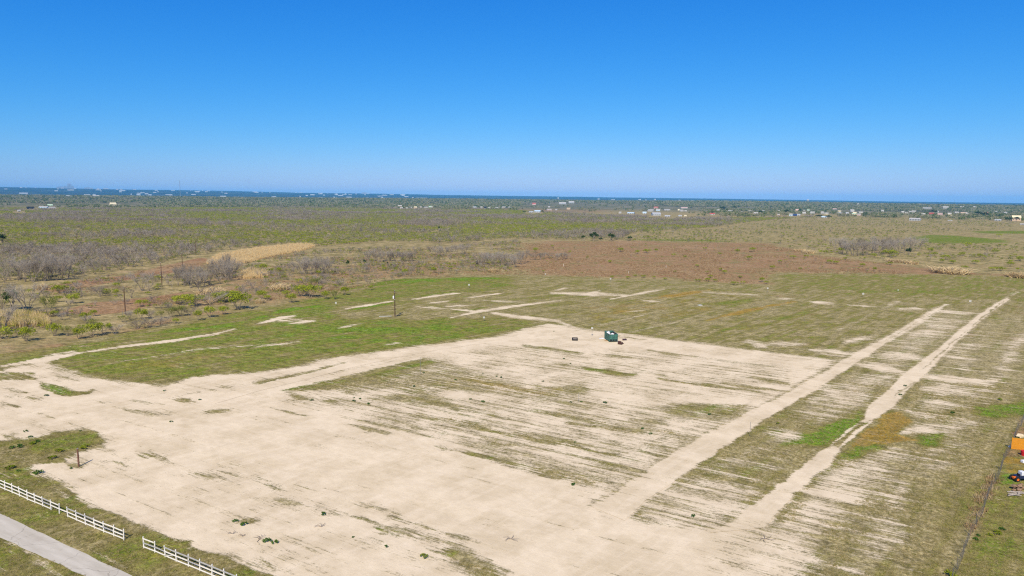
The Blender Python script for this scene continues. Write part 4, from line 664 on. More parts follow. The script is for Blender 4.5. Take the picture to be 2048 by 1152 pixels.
for kind, px, py, w, h, lab in [('dark', 1817, 510, 11, 13, 'single dark evergreen in front of the right bare thicket'), ('green', 1780, 513, 28, 12, 'broad green shrub in front of the right bare thicket'), ('green', 1683, 505, 16, 9, 'green shrub at the left end of the right bare thicket'), ('dark', 1638, 436, 14, 6, 'dark round tree left of the pale blue roofed house'), ('dark', 1657, 437, 12, 6, 'dark round tree right of the pale blue roofed house'), ('dark', 2021, 443, 9, 8, 'dark round tree left of the large tan house'), ('dark', 2033, 443, 9, 8, 'dark round tree before the large tan house'), ('dark', 2014, 443, 6, 7, 'narrow dark tree leftmost at the large tan house'), ('dark', 1521, 428, 9, 6, 'dark round tree beside the white double house'), ('dark', 1048, 425, 9, 4, 'dark bush at left of the grey ranch barn'), ('dark', 1085, 425, 6, 5, 'dark tree at right of the grey ranch barn'), ('dark', 1446, 421, 14, 8, 'deep green tree behind the long grey white shed'), ('dark', 1469, 420, 10, 8, None), ('dark', 1573, 428, 12, 8, None), ('dark', 1600, 426, 10, 8, None), ('dark', 1956, 433, 14, 9, 'dark tree group left of the small red shed'), ('dark', 1970, 434, 12, 8, None), ('dark', 1863, 427, 12, 6, None), ('dark', 1872, 428, 8, 6, None)]:
    tree_at(kind, px, py, w, h, lab or 'dark green tree standing among the village houses', 'dark trees at the right')
for px, py, w, h in [(1241, 504, 14, 9), (1275, 508, 12, 8), (1294, 506, 20, 8), (1312, 504, 10, 7), (1220, 526, 8, 6), (1347, 513, 9, 6), (1370, 517, 9, 6), (1224, 557, 10, 6), (1256, 558, 11, 6), (1287, 556, 11, 6), (1270, 554, 10, 5), (1308, 557, 10, 5), (1330, 560, 9, 5), (1396, 563, 12, 5), (1415, 563, 14, 7), (1430, 564, 12, 6), (1469, 569, 18, 6), (1486, 568, 10, 6), (1449, 548, 12, 8), (1441, 542, 9, 6), (1499, 519, 13, 7), (1505, 504, 14, 9), (1474, 507, 11, 9), (1524, 564, 14, 9), (1533, 568, 12, 6), (1394, 534, 10, 5), (1421, 556, 13, 6), (1071, 505, 14, 10), (1219, 526, 8, 5), (1545, 538, 10, 7), (1660, 527, 14, 7), (1672, 528, 14, 6), (1586, 517, 14, 6), (1612, 516, 10, 6), (1724, 534, 12, 7), (1749, 543, 9, 8), (1748, 514, 12, 7), (1651, 508, 11, 7), (1891, 519, 18, 8), (1904, 528, 14, 7), (1950, 528, 14, 7), (1986, 541, 16, 6), (2002, 542, 16, 7), (1884, 526, 10, 7), (1936, 495, 12, 9), (1990, 508, 12, 8), (2040, 522, 14, 8), (1860, 505, 14, 8), (1870, 512, 12, 7), (1925, 512, 12, 7), (1960, 516, 12, 7), (2020, 533, 14, 8), (1930, 538, 14, 6), (1998, 474, 10, 5), (1105, 495, 8, 5), (1140, 506, 8, 5), (1175, 515, 7, 4), (1410, 500, 9, 6), (1440, 510, 9, 5), (1350, 545, 8, 4), (1480, 556, 10, 5), (1560, 525, 9, 5), (1600, 540, 9, 5), (1690, 520, 9, 5), (1780, 530, 10, 6), (1830, 528, 11, 6)]:
    tree_at('green', px, py, w, h, 'low green shrub dotting the reddish brown weed field', 'green shrubs on the brown field')
mx_, my_ = fill(MIDL, 1 / 170.0, 3000); fl = W(FIELD); k = ~inside(fl, mx_, my_) & (my_ < 420); mx_, my_ = mx_[k][:260], my_[k][:260]
for x, y in zip(mx_, my_):
    kind = random.choice(['green', 'pale', 'bare', 'bare', 'bare']); s = random.uniform(.35, .85)
    p = random.choice(PROTO[kind]); clone(p, (x, y, tz(x, y) - .04), random.uniform(0, 6.28), (s, s, s * random.uniform(.7, 1)), {'green': 'small green shrub scattered on the brown weedy land at left', 'pale': 'small olive shrub scattered on the brown weedy land at left', 'bare': 'small leafless shrub scattered on the brown weedy land at left'}[kind], 'shrub', 'scattered shrubs on the left rough land')

# reed clumps standing alone, weeds on the bare ground ------------------------------------------
RC = [bpy.data.meshes.new_from_object(reedp(20 + k, M_REED)) if False else reedp(20 + k, M_REED).data for k in range(2)]
for i, (px, py, w, h, lab) in enumerate([(90, 578, 24, 11, 'golden reed clump beyond the flat topped shrub at left'), (560, 580, 30, 14, 'golden reed clump behind the middle hedge'), (985, 544, 20, 9, 'small golden reed clump at the top edge of the field'), (1900, 546, 46, 12, 'wide golden reed clump at the far right field edge'), (2042, 555, 34, 9, 'golden reed clump at the right picture edge'), (420, 586, 44, 10, 'long golden reed clump behind the edge thicket'), (1602, 503, 20, 6, 'golden reed clump left on the right weed land'), (1617, 507, 18, 8, 'golden reed clump nearer of two on the right weed land'), (1790, 524, 24, 7, 'golden reed clump under the right bare thicket'), (1822, 528, 18, 7, 'golden reed clump right of the one under the thicket'), (520, 606, 16, 10, 'small golden reed clump at the middle hedge')]):
    x, y = at(px, py); d = math.hypot(x, y); mb = blades(520, h * d / FPX * .9, .03, 1.0, .16, 400 + i); s = w * d / FPX / 2
    mb.v = [(v[0] * s, v[1] * s * 1.4, v[2]) for v in mb.v]; o = mb.build('reed_clump', M_REEDC); o.location = (x, y, tz(x, y)); tag(o, lab, 'reeds', 'reed clumps standing alone')
def weedp(k, mat):
    mb = MB(); leaf_crown(mb, 130, .11, .55, .55, .02, 500 + k, 9, .5); return mesh_np('weed_clump', mb.v, mb.f, mat)
WP = [weedp(k, M_WEED) for k in range(3)]; WY = [weedp(4 + k, M_WEEDY) for k in range(2)]
for i, (px, py, w, y_, lab) in enumerate([(343, 845, 9, 0, 'dark weed alone left of the wide bare sweep'), (1210, 806, 11, 0, 'bright round weed below the dumpster on bare ground'), (1085, 763, 7, 0, 'small weed on the olive grass wedge'), (624, 801, 9, 0, None), (707, 796, 6, 0, None), (720, 798, 8, 0, None), (708, 803, 10, 0, None), (737, 808, 9, 0, None), (829, 773, 9, 0, 'bluish weed in the middle of the striped ground'), (848, 746, 6, 0, None), (965, 747, 5, 0, None), (993, 753, 7, 0, None), (1003, 755, 8, 0, None), (911, 760, 7, 0, None), (942, 799, 8, 0, None), (966, 804, 11, 0, None), (1148, 970, 14, 0, 'flat weed at the lower end of the striped ground'), (1386, 1033, 13, 0, 'dark green weed between the two tracks near the front'), (645, 1030, 16, 0, 'green weed at the front bare ground with a twig below'), (533, 1083, 20, 0, 'dark crawling weed in the front, left of centre'), (548, 1086, 18, 0, None), (706, 1075, 8, 0, None), (772, 1095, 12, 0, 'small weed on the front gravel strip'), (848, 1115, 20, 1, 'yellow green weed at the front grass streak'), (490, 1050, 18, 0, 'weed on a grassy spot near the front fence gap'), (470, 1043, 14, 0, None), (143, 937, 8, 0, 'weed beside the short brown post'), (170, 897, 17, 1, 'yellow green weed behind the short brown post'), (104, 918, 17, 1, None), (118, 904, 15, 1, None), (66, 889, 13, 1, None), (76, 884, 10, 0, None), (37, 896, 16, 0, None), (25, 897, 12, 0, None), (50, 864, 9, 0, None), (61, 875, 9, 0, None), (20, 938, 18, 1, 'bright weed left of the fence on the grass'), (77, 947, 18, 0, 'dark weed where the bare ground meets the left verge'), (162, 863, 6, 0, None), (36, 942, 8, 0, None), (1142, 805, 7, 0, None), (1163, 804, 7, 0, None), (1555, 848, 9, 1, 'yellow weed right of the first track'), (1905, 826, 10, 0, None), (1900, 1152, 24, 1, 'big yellow green weed at the foot of the wire fence, bottom right'), (1995, 1068, 16, 1, None), (1980, 1072, 12, 1, None), (2005, 1060, 12, 0, None), (1957, 1072, 10, 0, None), (1952, 1080, 12, 0, None), (1300, 868, 10, 0, None), (1285, 858, 10, 0, None), (1420, 830, 10, 0, None), (1150, 885, 7, 0, None), (1108, 663, 4, 0, None), (1128, 718, 6, 0, None), (1140, 728, 6, 0, None), (400, 800, 7, 0, None), (330, 782, 7, 0, None), (93, 792, 9, 0, None), (1810, 772, 8, 0, None), (1800, 790, 8, 0, None), (2000, 800, 10, 1, None)]):
    x, y = at(px, py); d = math.hypot(x, y); s = w * d / FPX / 1.2; o = link(bpy.data.objects.new('weed_clump', (WY if y_ else WP)[i % 2])); o.location = (x, y, tz(x, y)); o.scale = (s, s, s * .75); o.rotation_euler.z = random.uniform(0, 6.28)
    tag(o, lab or ('low yellow green weed on the grass or bare ground' if y_ else 'low dark green weed on the bare striped ground'), 'weed', 'weeds on the field')

# ------------------------------------------------------------------ materials of built things
M_WHITE = plain('white_paint', (.80, .75, .66), .16, 6, .6); M_GREYW = plain('weathered_board', (.42, .41, .40), .25, 6, .8); M_POLE = plain('creosoted_wood', (.115, .062, .035), .35, 3, .85); M_STEEL = plain('galvanised_steel', (.33, .34, .34), .2, 8, .5, .4, .6)
M_DGREEN = plain('dumpster_paint', (.045, .135, .105), .5, 1.2, .55, .4); M_BLACK = plain('dark_plastic', (.018, .018, .02), .3, 4, .6); M_BROWN = plain('brown_upholstery', (.075, .035, .028), .35, 5, .85); M_CEDAR = plain('orange_cedar', (.62, .25, .018), .16, 4, .7)
M_RED = plain('red_plastic', (.52, .015, .02), .15, 4, .5); M_ORANGE = plain('orange_paint', (.75, .16, .02), .15, 4, .5); M_RUBBER = plain('tyre_rubber', (.022, .02, .019), .25, 9, .9); M_STONE = plain('brown_stone', (.26, .165, .10), .35, 5, .9); M_LOG = plain('grey_driftwood', (.33, .28, .235), .35, 6, .9); M_BAG = plain('white_bag', (.72, .72, .72), .15, 5, .5); M_WIRE = plain('fence_wire', (.17, .16, .15), .2, 8, .6, .3, .5); M_NAVY = plain('navy_paint', (.02, .028, .075), .2, 4, .4, .5); M_CARD = plain('cardboard', (.42, .26, .12), .2, 4, .9)

# white board fence in two runs ---------------------------------------------------------------------
def board_fence(posts, label, top_missing, top_grey, bot_missing, mid_grey):
    P3 = [(*at(*p), ) for p in posts]; o = empty('board_fence', (P3[0][0], P3[0][1], 0), 0, label, 'fence'); ox, oy = P3[0]
    M_ = [Vector((x - ox, y - oy, tz(x, y))) for x, y in P3]
    for i, p in enumerate(M_):
        lean = random.uniform(-.04, .04); q = MB().tube([p + Vector((0, 0, -.2)), p + Vector((lean, 0, .7)), p + Vector((lean * 2, 0, 1.38 + random.uniform(-.04, .05)))], [.068, .066, .062], 8); q.build('post', M_WHITE, o)
    for i in range(len(M_) - 1):
        a, b = M_[i], M_[i + 1]; rz = math.atan2(b.y - a.y, b.x - a.x); n = Vector((math.sin(rz), -math.cos(rz), 0)) * .09; ln = (b - a).length
        for nm, z, miss, grey in (('top_rail', 1.20, top_missing, top_grey), ('middle_rail', .72, (), mid_grey), ('bottom_rail', .24, bot_missing, ())):
            if i in miss: continue
            c = (a + b) / 2 + n + Vector((0, 0, z + random.uniform(-.02, .02))); m = MB().box(c, (ln + .03, .035, .135), rz); m.build(nm, M_GREYW if i in grey else M_WHITE, o)
    return o, M_
LP = [(-62, 949), (-46, 956), (-31, 963), (-17, 969), (-3, 974), (10.4, 980.4), (24.7, 986), (39.7, 992.5), (55.3, 999.9), (70.3, 1006), (86.3, 1012.9), (102.6, 1019.8), (118.8, 1027), (136, 1034), (153.4, 1041.6), (171.6, 1049.4), (189.5, 1057), (208, 1064.7), (227.5, 1072), (247.7, 1080.2)]
board_fence(LP, 'white three rail board fence left of the gap, beside the paved path', (12,), (10, 13, 14, 15), (11, 12), (10, 17))
RP = [(288, 1096.3), (310, 1104.7), (331, 1114), (353, 1123.4), (377, 1133), (400, 1142.5), (424, 1152.5), (449, 1163), (475, 1173.5), (502, 1185), (530, 1196)]
rf_, rm_ = board_fence(RP, 'white board fence right of the gap with missing and greyed rails', (1,), (2, 3, 4, 5, 6, 7), (), (0, 1, 4))
MB().box(rm_[2] + Vector((.55, -.35, .38)), (1.1, .03, .12), -.1, .5).build('broken_board', M_WHITE, rf_)

# wire fence along the yard ---------------------------------------------------------------------
wf0, wf1 = np.array(at(1902, 1165)), np.array(at(2056, 818)); wn = 24; wo_ = empty('wire_fence', (wf0[0], wf0[1], 0), 0, 'rusty wire fence with thin posts between field and yard at right', 'fence')
WPp = [Vector((*(wf0 + (wf1 - wf0) * k / wn + np.array([.9, -.75]) * .10 * math.sin(k * 1.3) - wf0), 0)) for k in range(wn + 1)]
for k, p in enumerate(WPp):
    g_ = tz(p.x + wf0[0], p.y + wf0[1]); p.z = g_; ln_ = Vector((random.uniform(-.15, .15), random.uniform(-.12, .12), 1.55)); m = M_CARD if k == 4 else M_WIRE
    MB().tube([p + Vector((0, 0, -.2)), p + ln_], .045 if k % 4 == 0 else .028, 6).build('post', m, wo_)
net = MB()
for a, b in zip(WPp[:-1], WPp[1:]):
    for z in (.08, .35, .62, .9, 1.16, 1.4): net.tube([a + Vector((0, 0, z)), b + Vector((0, 0, z - .01))], .005, 3)
    for j in range(12): q = a.lerp(b, (j + .5) / 12); net.tube([q + Vector((0, 0, .05)), q + Vector((0, 0, 1.42))], .004, 3)
net.build('wire_mesh', M_WIRE, wo_)

# poles -------------------------------------------------------------------------------------------
def pole_height(px, top, base): x, y = at(px, base); return (math.hypot(x, y, 0) / math.cos(0)) and (base - top) * math.hypot(y, CAM_H) / FPX * 1.0
def wood_pole(px, top, base, label, arm=False):
    x, y = at(px, base); h = pole_height(px, top, base); o = empty('utility_pole', (x, y, tz(x, y)), 0, label, 'pole', 'wooden utility poles')
    MB().tube([(0, 0, -.5), (0, 0, h * .5), (0, 0, h)], [.19, .16, .125], 10).build('shaft', M_POLE, o); MB().tube([(0, 0, h), (0, 0, h + .12)], [.127, .05], 8).build('cap', M_STEEL, o)
    MB().tube([(.0, -.13, h * .93), (.0, -.26, h * .95)], .05, 6).build('insulator', M_BAG, o); return o, h
po, ph = wood_pole(790, 581, 633, 'tall dark utility pole with white transformer standing alone on the green field')
MB().tube([(-.42, -.05, ph - 2.75), (-.42, -.05, ph - 2.65), (-.42, -.05, ph - 1.85), (-.42, -.05, ph - 1.72)], [.2, .27, .27, .16], 12).build('transformer', M_BAG, po); MB().box((-.2, -.05, ph - 2.2), (.3, .08, .1)).build('bracket', M_STEEL, po)
MB().tube([(.02, -.17, 0), (.02, -.16, ph - .3)], .045, 6).build('conduit', M_BLACK, po); MB().tube([(0, 0, ph - 3.1), (0, 0, ph - 2.95)], [.175, .175], 10).build('band', M_BAG, po); MB().box((0, 0, ph - .75), (1.3, .1, .12)).build('crossarm', M_POLE, po)
for px, t, b, lab in [(251, 574, 629, 'reddish utility pole nearest in the line of poles at left'), (324, 525, 571, 'reddish utility pole second nearest in the left line'), (365, 505, 534, 'utility pole third in the left line beside the reed bed'), (392, 480, 509, 'utility pole fourth in the left line behind the reed bed'), (412, 470, 488, 'farthest utility pole of the left line in grey brush'), (154, 466, 482, 'thin utility pole standing in brush at the far left')]: wood_pole(px, t, b, lab)
x, y = at(157.5, 933); o = empty('wooden_post', (x, y, tz(x, y)), 0, 'short brown wooden post on a weedy spot at the left of the bare ground', 'post'); MB().tube([(0, 0, -.3), (.02, 0, 1.3), (0, 0, 2.75)], [.13, .125, .115], 9).build('shaft', plain('brown_post_wood', (.17, .085, .055), .3, 3), o); MB().tube([(0, 0, 2.75), (0, 0, 2.80)], [.13, .06], 8).build('cap', M_STEEL, o)
for px, t, b, r, lab in [(1499.5, 845, 872, .028, 'thin metal stake at the right side of the first track'), (1157, 787, 804, .03, 'thin grey stake among weeds on the striped ground'), (841, 714, 748, .03, 'thin grey stake on the olive grass wedge'), (245, 622, 633, .06, 'short pale stake at the foot of the nearest roadside pole')]:
    x, y = at(px, b); h = pole_height(px, t, b); o = empty('stake', (x, y, tz(x, y)), 0, lab, 'stake'); MB().tube([(0, 0, -.2), (.02, 0, h)], r, 6).build('shaft', M_STEEL, o); MB().box((.02, 0, h + .03), (r * 3, r * 3, .06)).build('cap', M_STEEL, o)
for px, t, b, lab in [(1127, 526, 533, 'white marker stake at the left of the brown weed field'), (1257, 541, 548, 'white marker stake low in the middle of brown weed field'), (1332, 529, 536, 'white marker stake highest on the brown weed field'), (1446, 537, 543, 'white marker stake among green shrubs on brown weed field')]:
    x, y = at(px, b); h = pole_height(px, t, b); o = empty('marker_stake', (x, y, tz(x, y)), 0, lab, 'stake', 'white marker stakes'); MB().tube([(0, 0, -.2), (0, 0, h * .75)], .09, 6).build('shaft', M_WHITE, o); MB().tube([(0, 0, h * .75), (0, 0, h)], .1, 6).build('tip', M_CARD, o)
M_SIGN = plain('sign_panel', (.50, .49, .46), .1, 4, .6)
# lot number signs ----------------------------------------------------------------------------------
def lot_sign(px, top, base, w, label):
    x, y = at(px, base); d = math.hypot(y, CAM_H); h = pole_height(px, top, base); s = w * .8 * d / FPX; o = empty('lot_sign', (x, y, tz(x, y)), -math.atan2(x, y) * .6, label, 'sign', 'white square lot signs')
    MB().tube([(0, 0, -.2), (0, 0, h)], .035, 6).build('post', M_STEEL, o); pn = MB().box((0, -.05, h - s / 2), (s, .03, s)).build('panel', M_SIGN, o)
    mk = MB(); mk.box((0, -.069, h - s * .5), (s * .10, .006, s * .5)); mk.box((s * .05, -.071, h - s * .28), (s * .24, .006, s * .09)); mk.build('lettering', plain('sign_ink', (.12, .13, .15), .1), pn)
for px, t, b, w, lab in [(672, 604, 611, 4.2, 'white lot sign on the green edge left of the field pole'), (938, 568, 576, 4.0, 'white lot sign at the top edge of the green, right of the pole'), (968, 633, 642, 4.4, 'white lot sign in olive grass above the bare ground'), (1184, 654, 672, 4.6, 'tall white lot sign beside the dumpster'), (1221, 556, 563, 3.6, 'white lot sign at the lower edge of the brown weed field'), (1535, 575, 583, 3.6, 'white lot sign near the corner of brown weeds and grass'), (1726, 586, 594, 4.2, 'white lot sign in the grass beyond the first track'), (1940, 600, 608, 4.6, 'white lot sign between the far ends of the two tracks'), (1796, 579, 583, 2.6, 'smallest white lot sign on grass at the far right'), (1091, 547, 551, 2.5, 'tiny white lot sign at the top edge of field near centre')]: lot_sign(px, t, b, w, lab)

# dumpster and rubbish ------------------------------------------------------------------------------
fx, fy = at(1227, 684); bx, by = at(1217.5, 677.3); rz = math.atan2(by - fy, bx - fx) - math.pi / 2; o = empty('dumpster', (fx, fy, tz(fx, fy)), rz, 'open green roll-off dumpster heaped with rubbish on the bare ground', 'dumpster'); dm = MB(); DW, DL, DH = 2.4, 4.9, 1.9
dm.box((0, DL / 2, .22), (DW, DL, .08)); dm.box((-DW / 2, DL / 2, .2 + DH / 2), (.07, DL - .02, DH)); dm.box((DW / 2, DL / 2, .2 + DH / 2), (.07, DL - .02, DH)); dm.box((0, .0, .2 + DH / 2), (DW + .02, .07, DH)); dm.build('body', M_DGREEN, o, .02)
MB().box((0, DL, .2 + DH / 2 + .12), (DW + .1, .1, DH + .24)).build('rear_door', M_DGREEN, o, .02)
for sx_ in (-1, 1):
    for k in range(6): MB().box((sx_ * (DW / 2 + .075), .3 + k * (DL - .6) / 5, .2 + DH / 2), (.08, .12, DH - .06)).build('rib', M_DGREEN, o)
    MB().box((sx_ * (DW / 2 + .03), DL / 2, .2 + DH + .05), (.16, DL - .05, .1)).build('top_rail', M_DGREEN, o); MB().box((sx_ * .62, DL / 2, .09), (.14, DL - .3, .17)).build('skid', M_BLACK, o)
    for yy in (.35, DL - .4): MB().tube([(sx_ * .98, yy - .0, .1), (sx_ * 1.12, yy, .1)], .1, 10).build('wheel', M_BLACK, o)
MB().box((0, -.02, .2 + DH + .05), (DW + .1, .14, .1)).build('top_rail', M_DGREEN, o)
for k in range(4): MB().box((-1.15 + k * .767, -.075, .2 + DH / 2), (.1, .09, DH - .06)).build('rib', M_DGREEN, o)
for k in range(3): MB().box((-.767 + k * .767, -.05, .52), (.56, .05, .5)).build('recess', M_BLACK, o)  # flat black panels on the front wall between the ribs
def lump(name, mat, loc, size, label, cat, group=None, sd=0, n=2):
    bm = bmesh.new(); bmesh.ops.create_icosphere(bm, subdivisions=n, radius=.5); random.seed(sd)
    ph_ = [random.uniform(0, 6) for _ in range(6)]
    for v in bm.verts:
        c = v.co; f_ = 1 + .16 * math.sin(c.x * 9 + ph_[0]) * math.cos(c.y * 8 + ph_[1]) + .12 * math.sin(c.z * 11 + ph_[2] + c.x * 6) + random.uniform(-.05, .05); v.co = Vector((c.x * size[0], c.y * size[1], c.z * size[2])) * f_
    me = bpy.data.meshes.new(name); bm.to_mesh(me); bm.free(); me.materials.append(mat); q = link(bpy.data.objects.new(name, me)); q.location = loc; return tag(q, label, cat, group)
def in_dump(x, y, z): c, s = math.cos(rz), math.sin(rz); return (fx + x * c - y * s, fy + x * s + y * c, tz(fx, fy) + z)
lump('rubbish_bag', M_BAG, in_dump(-.55, 3.6, 1.95), (1.0, 1.2, .8), 'white rubbish bag at the back left of the dumpster load', 'bag', 'rubbish in the dumpster', 3); lump('rubbish_bag', M_BAG, in_dump(.05, 1.3, 1.9), (1.0, 1.2, .75), 'white rubbish bag at the front of dumpster load under the arch', 'bag', 'rubbish in the dumpster', 4); lump('rubbish_bag', M_BAG, in_dump(-.5, 2.3, 1.85), (.9, 1.1, .8), 'white rubbish bag in the middle of the dumpster load', 'bag', 'rubbish in the dumpster', 5)
lump('rubbish_heap', M_BROWN, in_dump(.75, 2.4, 1.75), (.95, 2.6, .9), 'brown heap of broken wood in the dumpster right half', 'rubbish', None, 6, 3); lump('rubbish_heap', M_CARD, in_dump(.0, 2.6, 1.35), (2.2, 4.2, .8), 'tan cardboard layer filling the bottom of dumpster load', 'rubbish', None, 7, 3)
ar = [in_dump(.1 + .62 * math.cos(t), 1.9, 1.85 + .62 * math.sin(t)) for t in np.linspace(0, math.pi, 12)]; tag(MB().tube(ar, .11, 7).build('tyre', M_RUBBER), 'black arched old tyre sticking out of the dumpster load', 'tyre')
def armchair(px, py, rz_, label):
    x, y = at(px, py); o = empty('armchair', (x, y, tz(x, y)), rz_, label, 'armchair'); MB().box((0, 0, .27), (.75, .8, .34)).build('seat', M_BROWN, o, .06); MB().box((0, .42, .55), (.95, .24, .85), 0, -.15).build('backrest', M_BROWN, o, .07)
    for s in (-1, 1): MB().box((s * .47, 0, .34), (.2, .85, .56)).build('armrest', M_BROWN, o, .06)
    return o
armchair(1240.5, 688.6, 2.6, 'dark brown armchair dumped at the front right of the dumpster').scale = (1.1, 1.1, 1.05)
x, y = at(1249, 680.5); o = empty('broken_table', (x, y, tz(x, y)), .3, 'dark broken low table lying right of the dumpster', 'table'); MB().box((0, 0, .34), (1.35, .7, .09), 0, .18).build('table_top', M_BROWN, o, .02)
for k in range(3): MB().tube([(-.5 + .5 * k, .2, 0), (-.5 + .45 * k, .15, .5 if k == 2 else .32)], .05, 6).build('leg', M_BLACK, o)
x, y = at(1246.5, 687.6); lump('rubbish_bag', M_BROWN, (x, y, tz(x, y) + .1), (.4, .3, .25), 'small dark scrap at the right of the armchair', 'rubbish', None, 9)
x, y = at(1203.5, 677); m = MB(); m.box((0, 0, .04), (1.5, 1.0, .06), .2); m.box((.3, .25, .10), (.7, .5, .06), -.3); q = m.build('white_sheet', M_BAG, None, .01); q.location = (x, y, tz(x, y)); tag(q, 'white discarded board lying left of the dumpster', 'board')
x, y = at(1213, 681.5); q = MB().box((0, 0, .05), (1.1, .8, .08), .5).build('cardboard_sheet', M_CARD, None, .01); q.location = (x, y, tz(x, y)); tag(q, 'flattened tan cardboard beside the dumpster side', 'cardboard')
x, y = at(1149.7, 681); o = empty('couch', (x, y, tz(x, y)), -.05, 'black boxy couch with a pale cushion alone left of the dumpster', 'couch'); MB().box((0, 0, .24), (1.55, .75, .38)).build('base', M_BLACK, o, .04); MB().box((0, .36, .55), (1.6, .16, .55)).build('backrest', M_BLACK, o, .04); MB().box((.02, -.03, .49), (1.05, .6, .13)).build('cushion', M_LOG, o, .04)
for s in (-1, 1): MB().box((s * .73, -.02, .42), (.18, .78, .42)).build('armrest', M_BLACK, o, .04)
(x0, y0), (x1, y1) = at(758, 633.5), at(783, 633); q = MB().tube([(x0, y0, tz(x0, y0) + .13), ((x0 + x1) / 2, (y0 + y1) / 2, tz(x0, y0) + .14), (x1, y1, tz(x1, y1) + .13)], .13, 8).build('pipe', M_STEEL); tag(q, 'pale grey pipe lying in grass left of the field pole', 'pipe')
q = MB().tube([(*at(793, 632.8), .12), (*at(797, 632), .14), (*at(801, 630.6), .13), (*at(804, 629.2), .2), (*at(806, 630.4), .12)], .1, 6).build('bent_line', M_BLACK); tag(q, 'black bent line curling on the grass right of the field pole', 'bent_line')  # thin black bent tube along the grass by the pole foot
x, y = at(1400, 610.5); q = MB().box((0, 0, .06), (1.6, 1.2, .1), .3).build('white_sheet', M_BAG, None, .01); q.location = (x, y, tz(x, y)); tag(q, 'bluish white scrap sheet lying in the far grass', 'sheet')
def branch(px, py, ln, label, sd):
    random.seed(sd); x, y = at(px, py); m = MB(); z = tz(x, y)
    for k in range(6): a = random.uniform(0, 6.28); m.tube([(x, y, z + .03), (x + math.cos(a) * ln * .5, y + math.sin(a) * ln * .5, z + random.uniform(.08, .3)), (x + math.cos(a + .4) * ln, y + math.sin(a + .4) * ln, z + random.uniform(.02, .25))], [.035, .025, .012], 5)
    tag(m.build('dead_branch', M_BARK), label, 'branch', 'dead branches on the ground')
for i, (px, py, ln, lab) in enumerate([(642, 1054, .8, 'dark forked branch lying below the front weed'), (1022, 1078, 1.0, 'dead branch on the front bare ground right of the streak'), (1530, 1078, 1.2, 'dead branch on the bare ground below the second track'), (465, 1068, .6, 'small dry branch near the front fence gap'), (485, 1073, .5, 'second dry branch by the front fence gap'), (518, 1080, 1.1, 'bushy dry branch left of the dark crawling weed')]): branch(px, py, ln, lab, 40 + i)

# house yard at the right edge -----------------------------------------------------------------------
(x0, y0), (x1, y1) = at(2022, 898), at(2048, 901); rz = math.atan2(y1 - y0, x1 - x0); o = empty('plank_fence', (x0, y0, tz(x0, y0)), rz, 'bright orange wooden privacy fence panel in the yard at right edge', 'fence'); bd = MB()
for k in range(44): bd.box((.07 + k * .146, 0, 1.0 + .02 * math.sin(k * 2.1)), (.138, .022, 1.9))
bd.build('board_panel', M_CEDAR, o)
for z in (.3, 1.0, 1.7): MB().box((3.2, .035, z), (6.4, .045, .09)).build('rail', M_CEDAR, o)
for k in range(4): MB().box((.1 + k * 2.1, .1, .95), (.1, .1, 2.0)).build('post', M_CEDAR, o)
x, y = at(2047, 911); o = empty('bin', (x, y, tz(x, y)), .2, 'red plastic bin in the yard below the orange fence', 'bin'); MB().tube([(0, 0, 0), (0, 0, .75)], [.36, .43], 14).build('body', M_RED, o); MB().tube([(0, 0, .75), (0, 0, .82)], [.46, .44], 14).build('lid', M_RED, o)
x, y = at(2047, 925); q = MB().box((0, 0, .2), (.7, .5, .4), .2).build('cooler', M_BAG, None, .05); q.location = (x, y, tz(x, y)); tag(q, 'white cooler box in the yard under the red bin', 'box')
(x, y) = at(2030, 962); o = empty('utility_cart', (x, y, tz(x, y)), .12, 'small dark yard cart with white boxes on it at right edge', 'cart'); MB().box((1.25, 0, .62), (2.3, 1.15, .28)).build('bed', M_NAVY, o, .04); MB().box((1.2, -.6, .82), (2.2, .05, .3)).build('side_board', M_NAVY, o); MB().box((-.1, 0, .45), (.5, .5, .35)).build('hood', M_ORANGE, o, .08)
for s in (-1, 1):
    for xx in (-.1, 2.0): w_ = MB().tube([(xx, s * .48 - .11, .38), (xx, s * .48 + .11, .38)], .38, 16).build('wheel', M_RUBBER, o); MB().tube([(xx, s * .48 - .13, .38), (xx, s * .48 + .13, .38)], .18, 12).build('rim', M_ORANGE if xx < 0 else M_STEEL, w_)
MB().box((.35, -.1, .85), (.12, .5, .55)).build('seat', M_BLACK, o, .03)
for dx, sz_, lab in [(1.0, (.65, .7, .62), 'white box nearer the wheel on the dark yard cart'), (1.85, (.75, .75, .5), 'white box at the right end of the dark yard cart')]:
    c, s = math.cos(.12), math.sin(.12); q = MB().box((0, 0, sz_[2] / 2), sz_, .12).build('box', M_BAG, None, .04); q.location = (x + dx * c, y + dx * s, tz(x, y) + .765); tag(q, lab, 'box', 'white boxes on the cart')
random.seed(77)
for k in range(11):
    px, py = random.uniform(2027, 2047), random.uniform(975, 983); x, y = at(px, py); s = random.uniform(.35, .65); lump('stone', M_STONE, (x, y, tz(x, y) + .18 + (.3 if k > 7 else 0)), (s * 1.2, s, s * .8), 'brown stone in the heap behind the grey branches' if k <= 7 else 'brown stone on top of the heap behind the grey branches', 'stone', 'stone heap in the yard', 600 + k)
for k in range(9):
    x, y = at(random.uniform(2022, 2046), random.uniform(986, 994)); a = random.uniform(-.5, .5); ln = random.uniform(.7, 1.5); q = MB().tube([(-ln / 2 * math.cos(a), -ln / 2 * math.sin(a), .1), (0, 0, .14), (ln / 2 * math.cos(a), ln / 2 * math.sin(a), .1)], [.10, .09, .06], 7).build('log', M_LOG); q.location = (x, y, tz(x, y) + .06 * (k % 3)); tag(q, 'weathered grey log in the low pile below the stones', 'log', 'grey log pile in the yard')
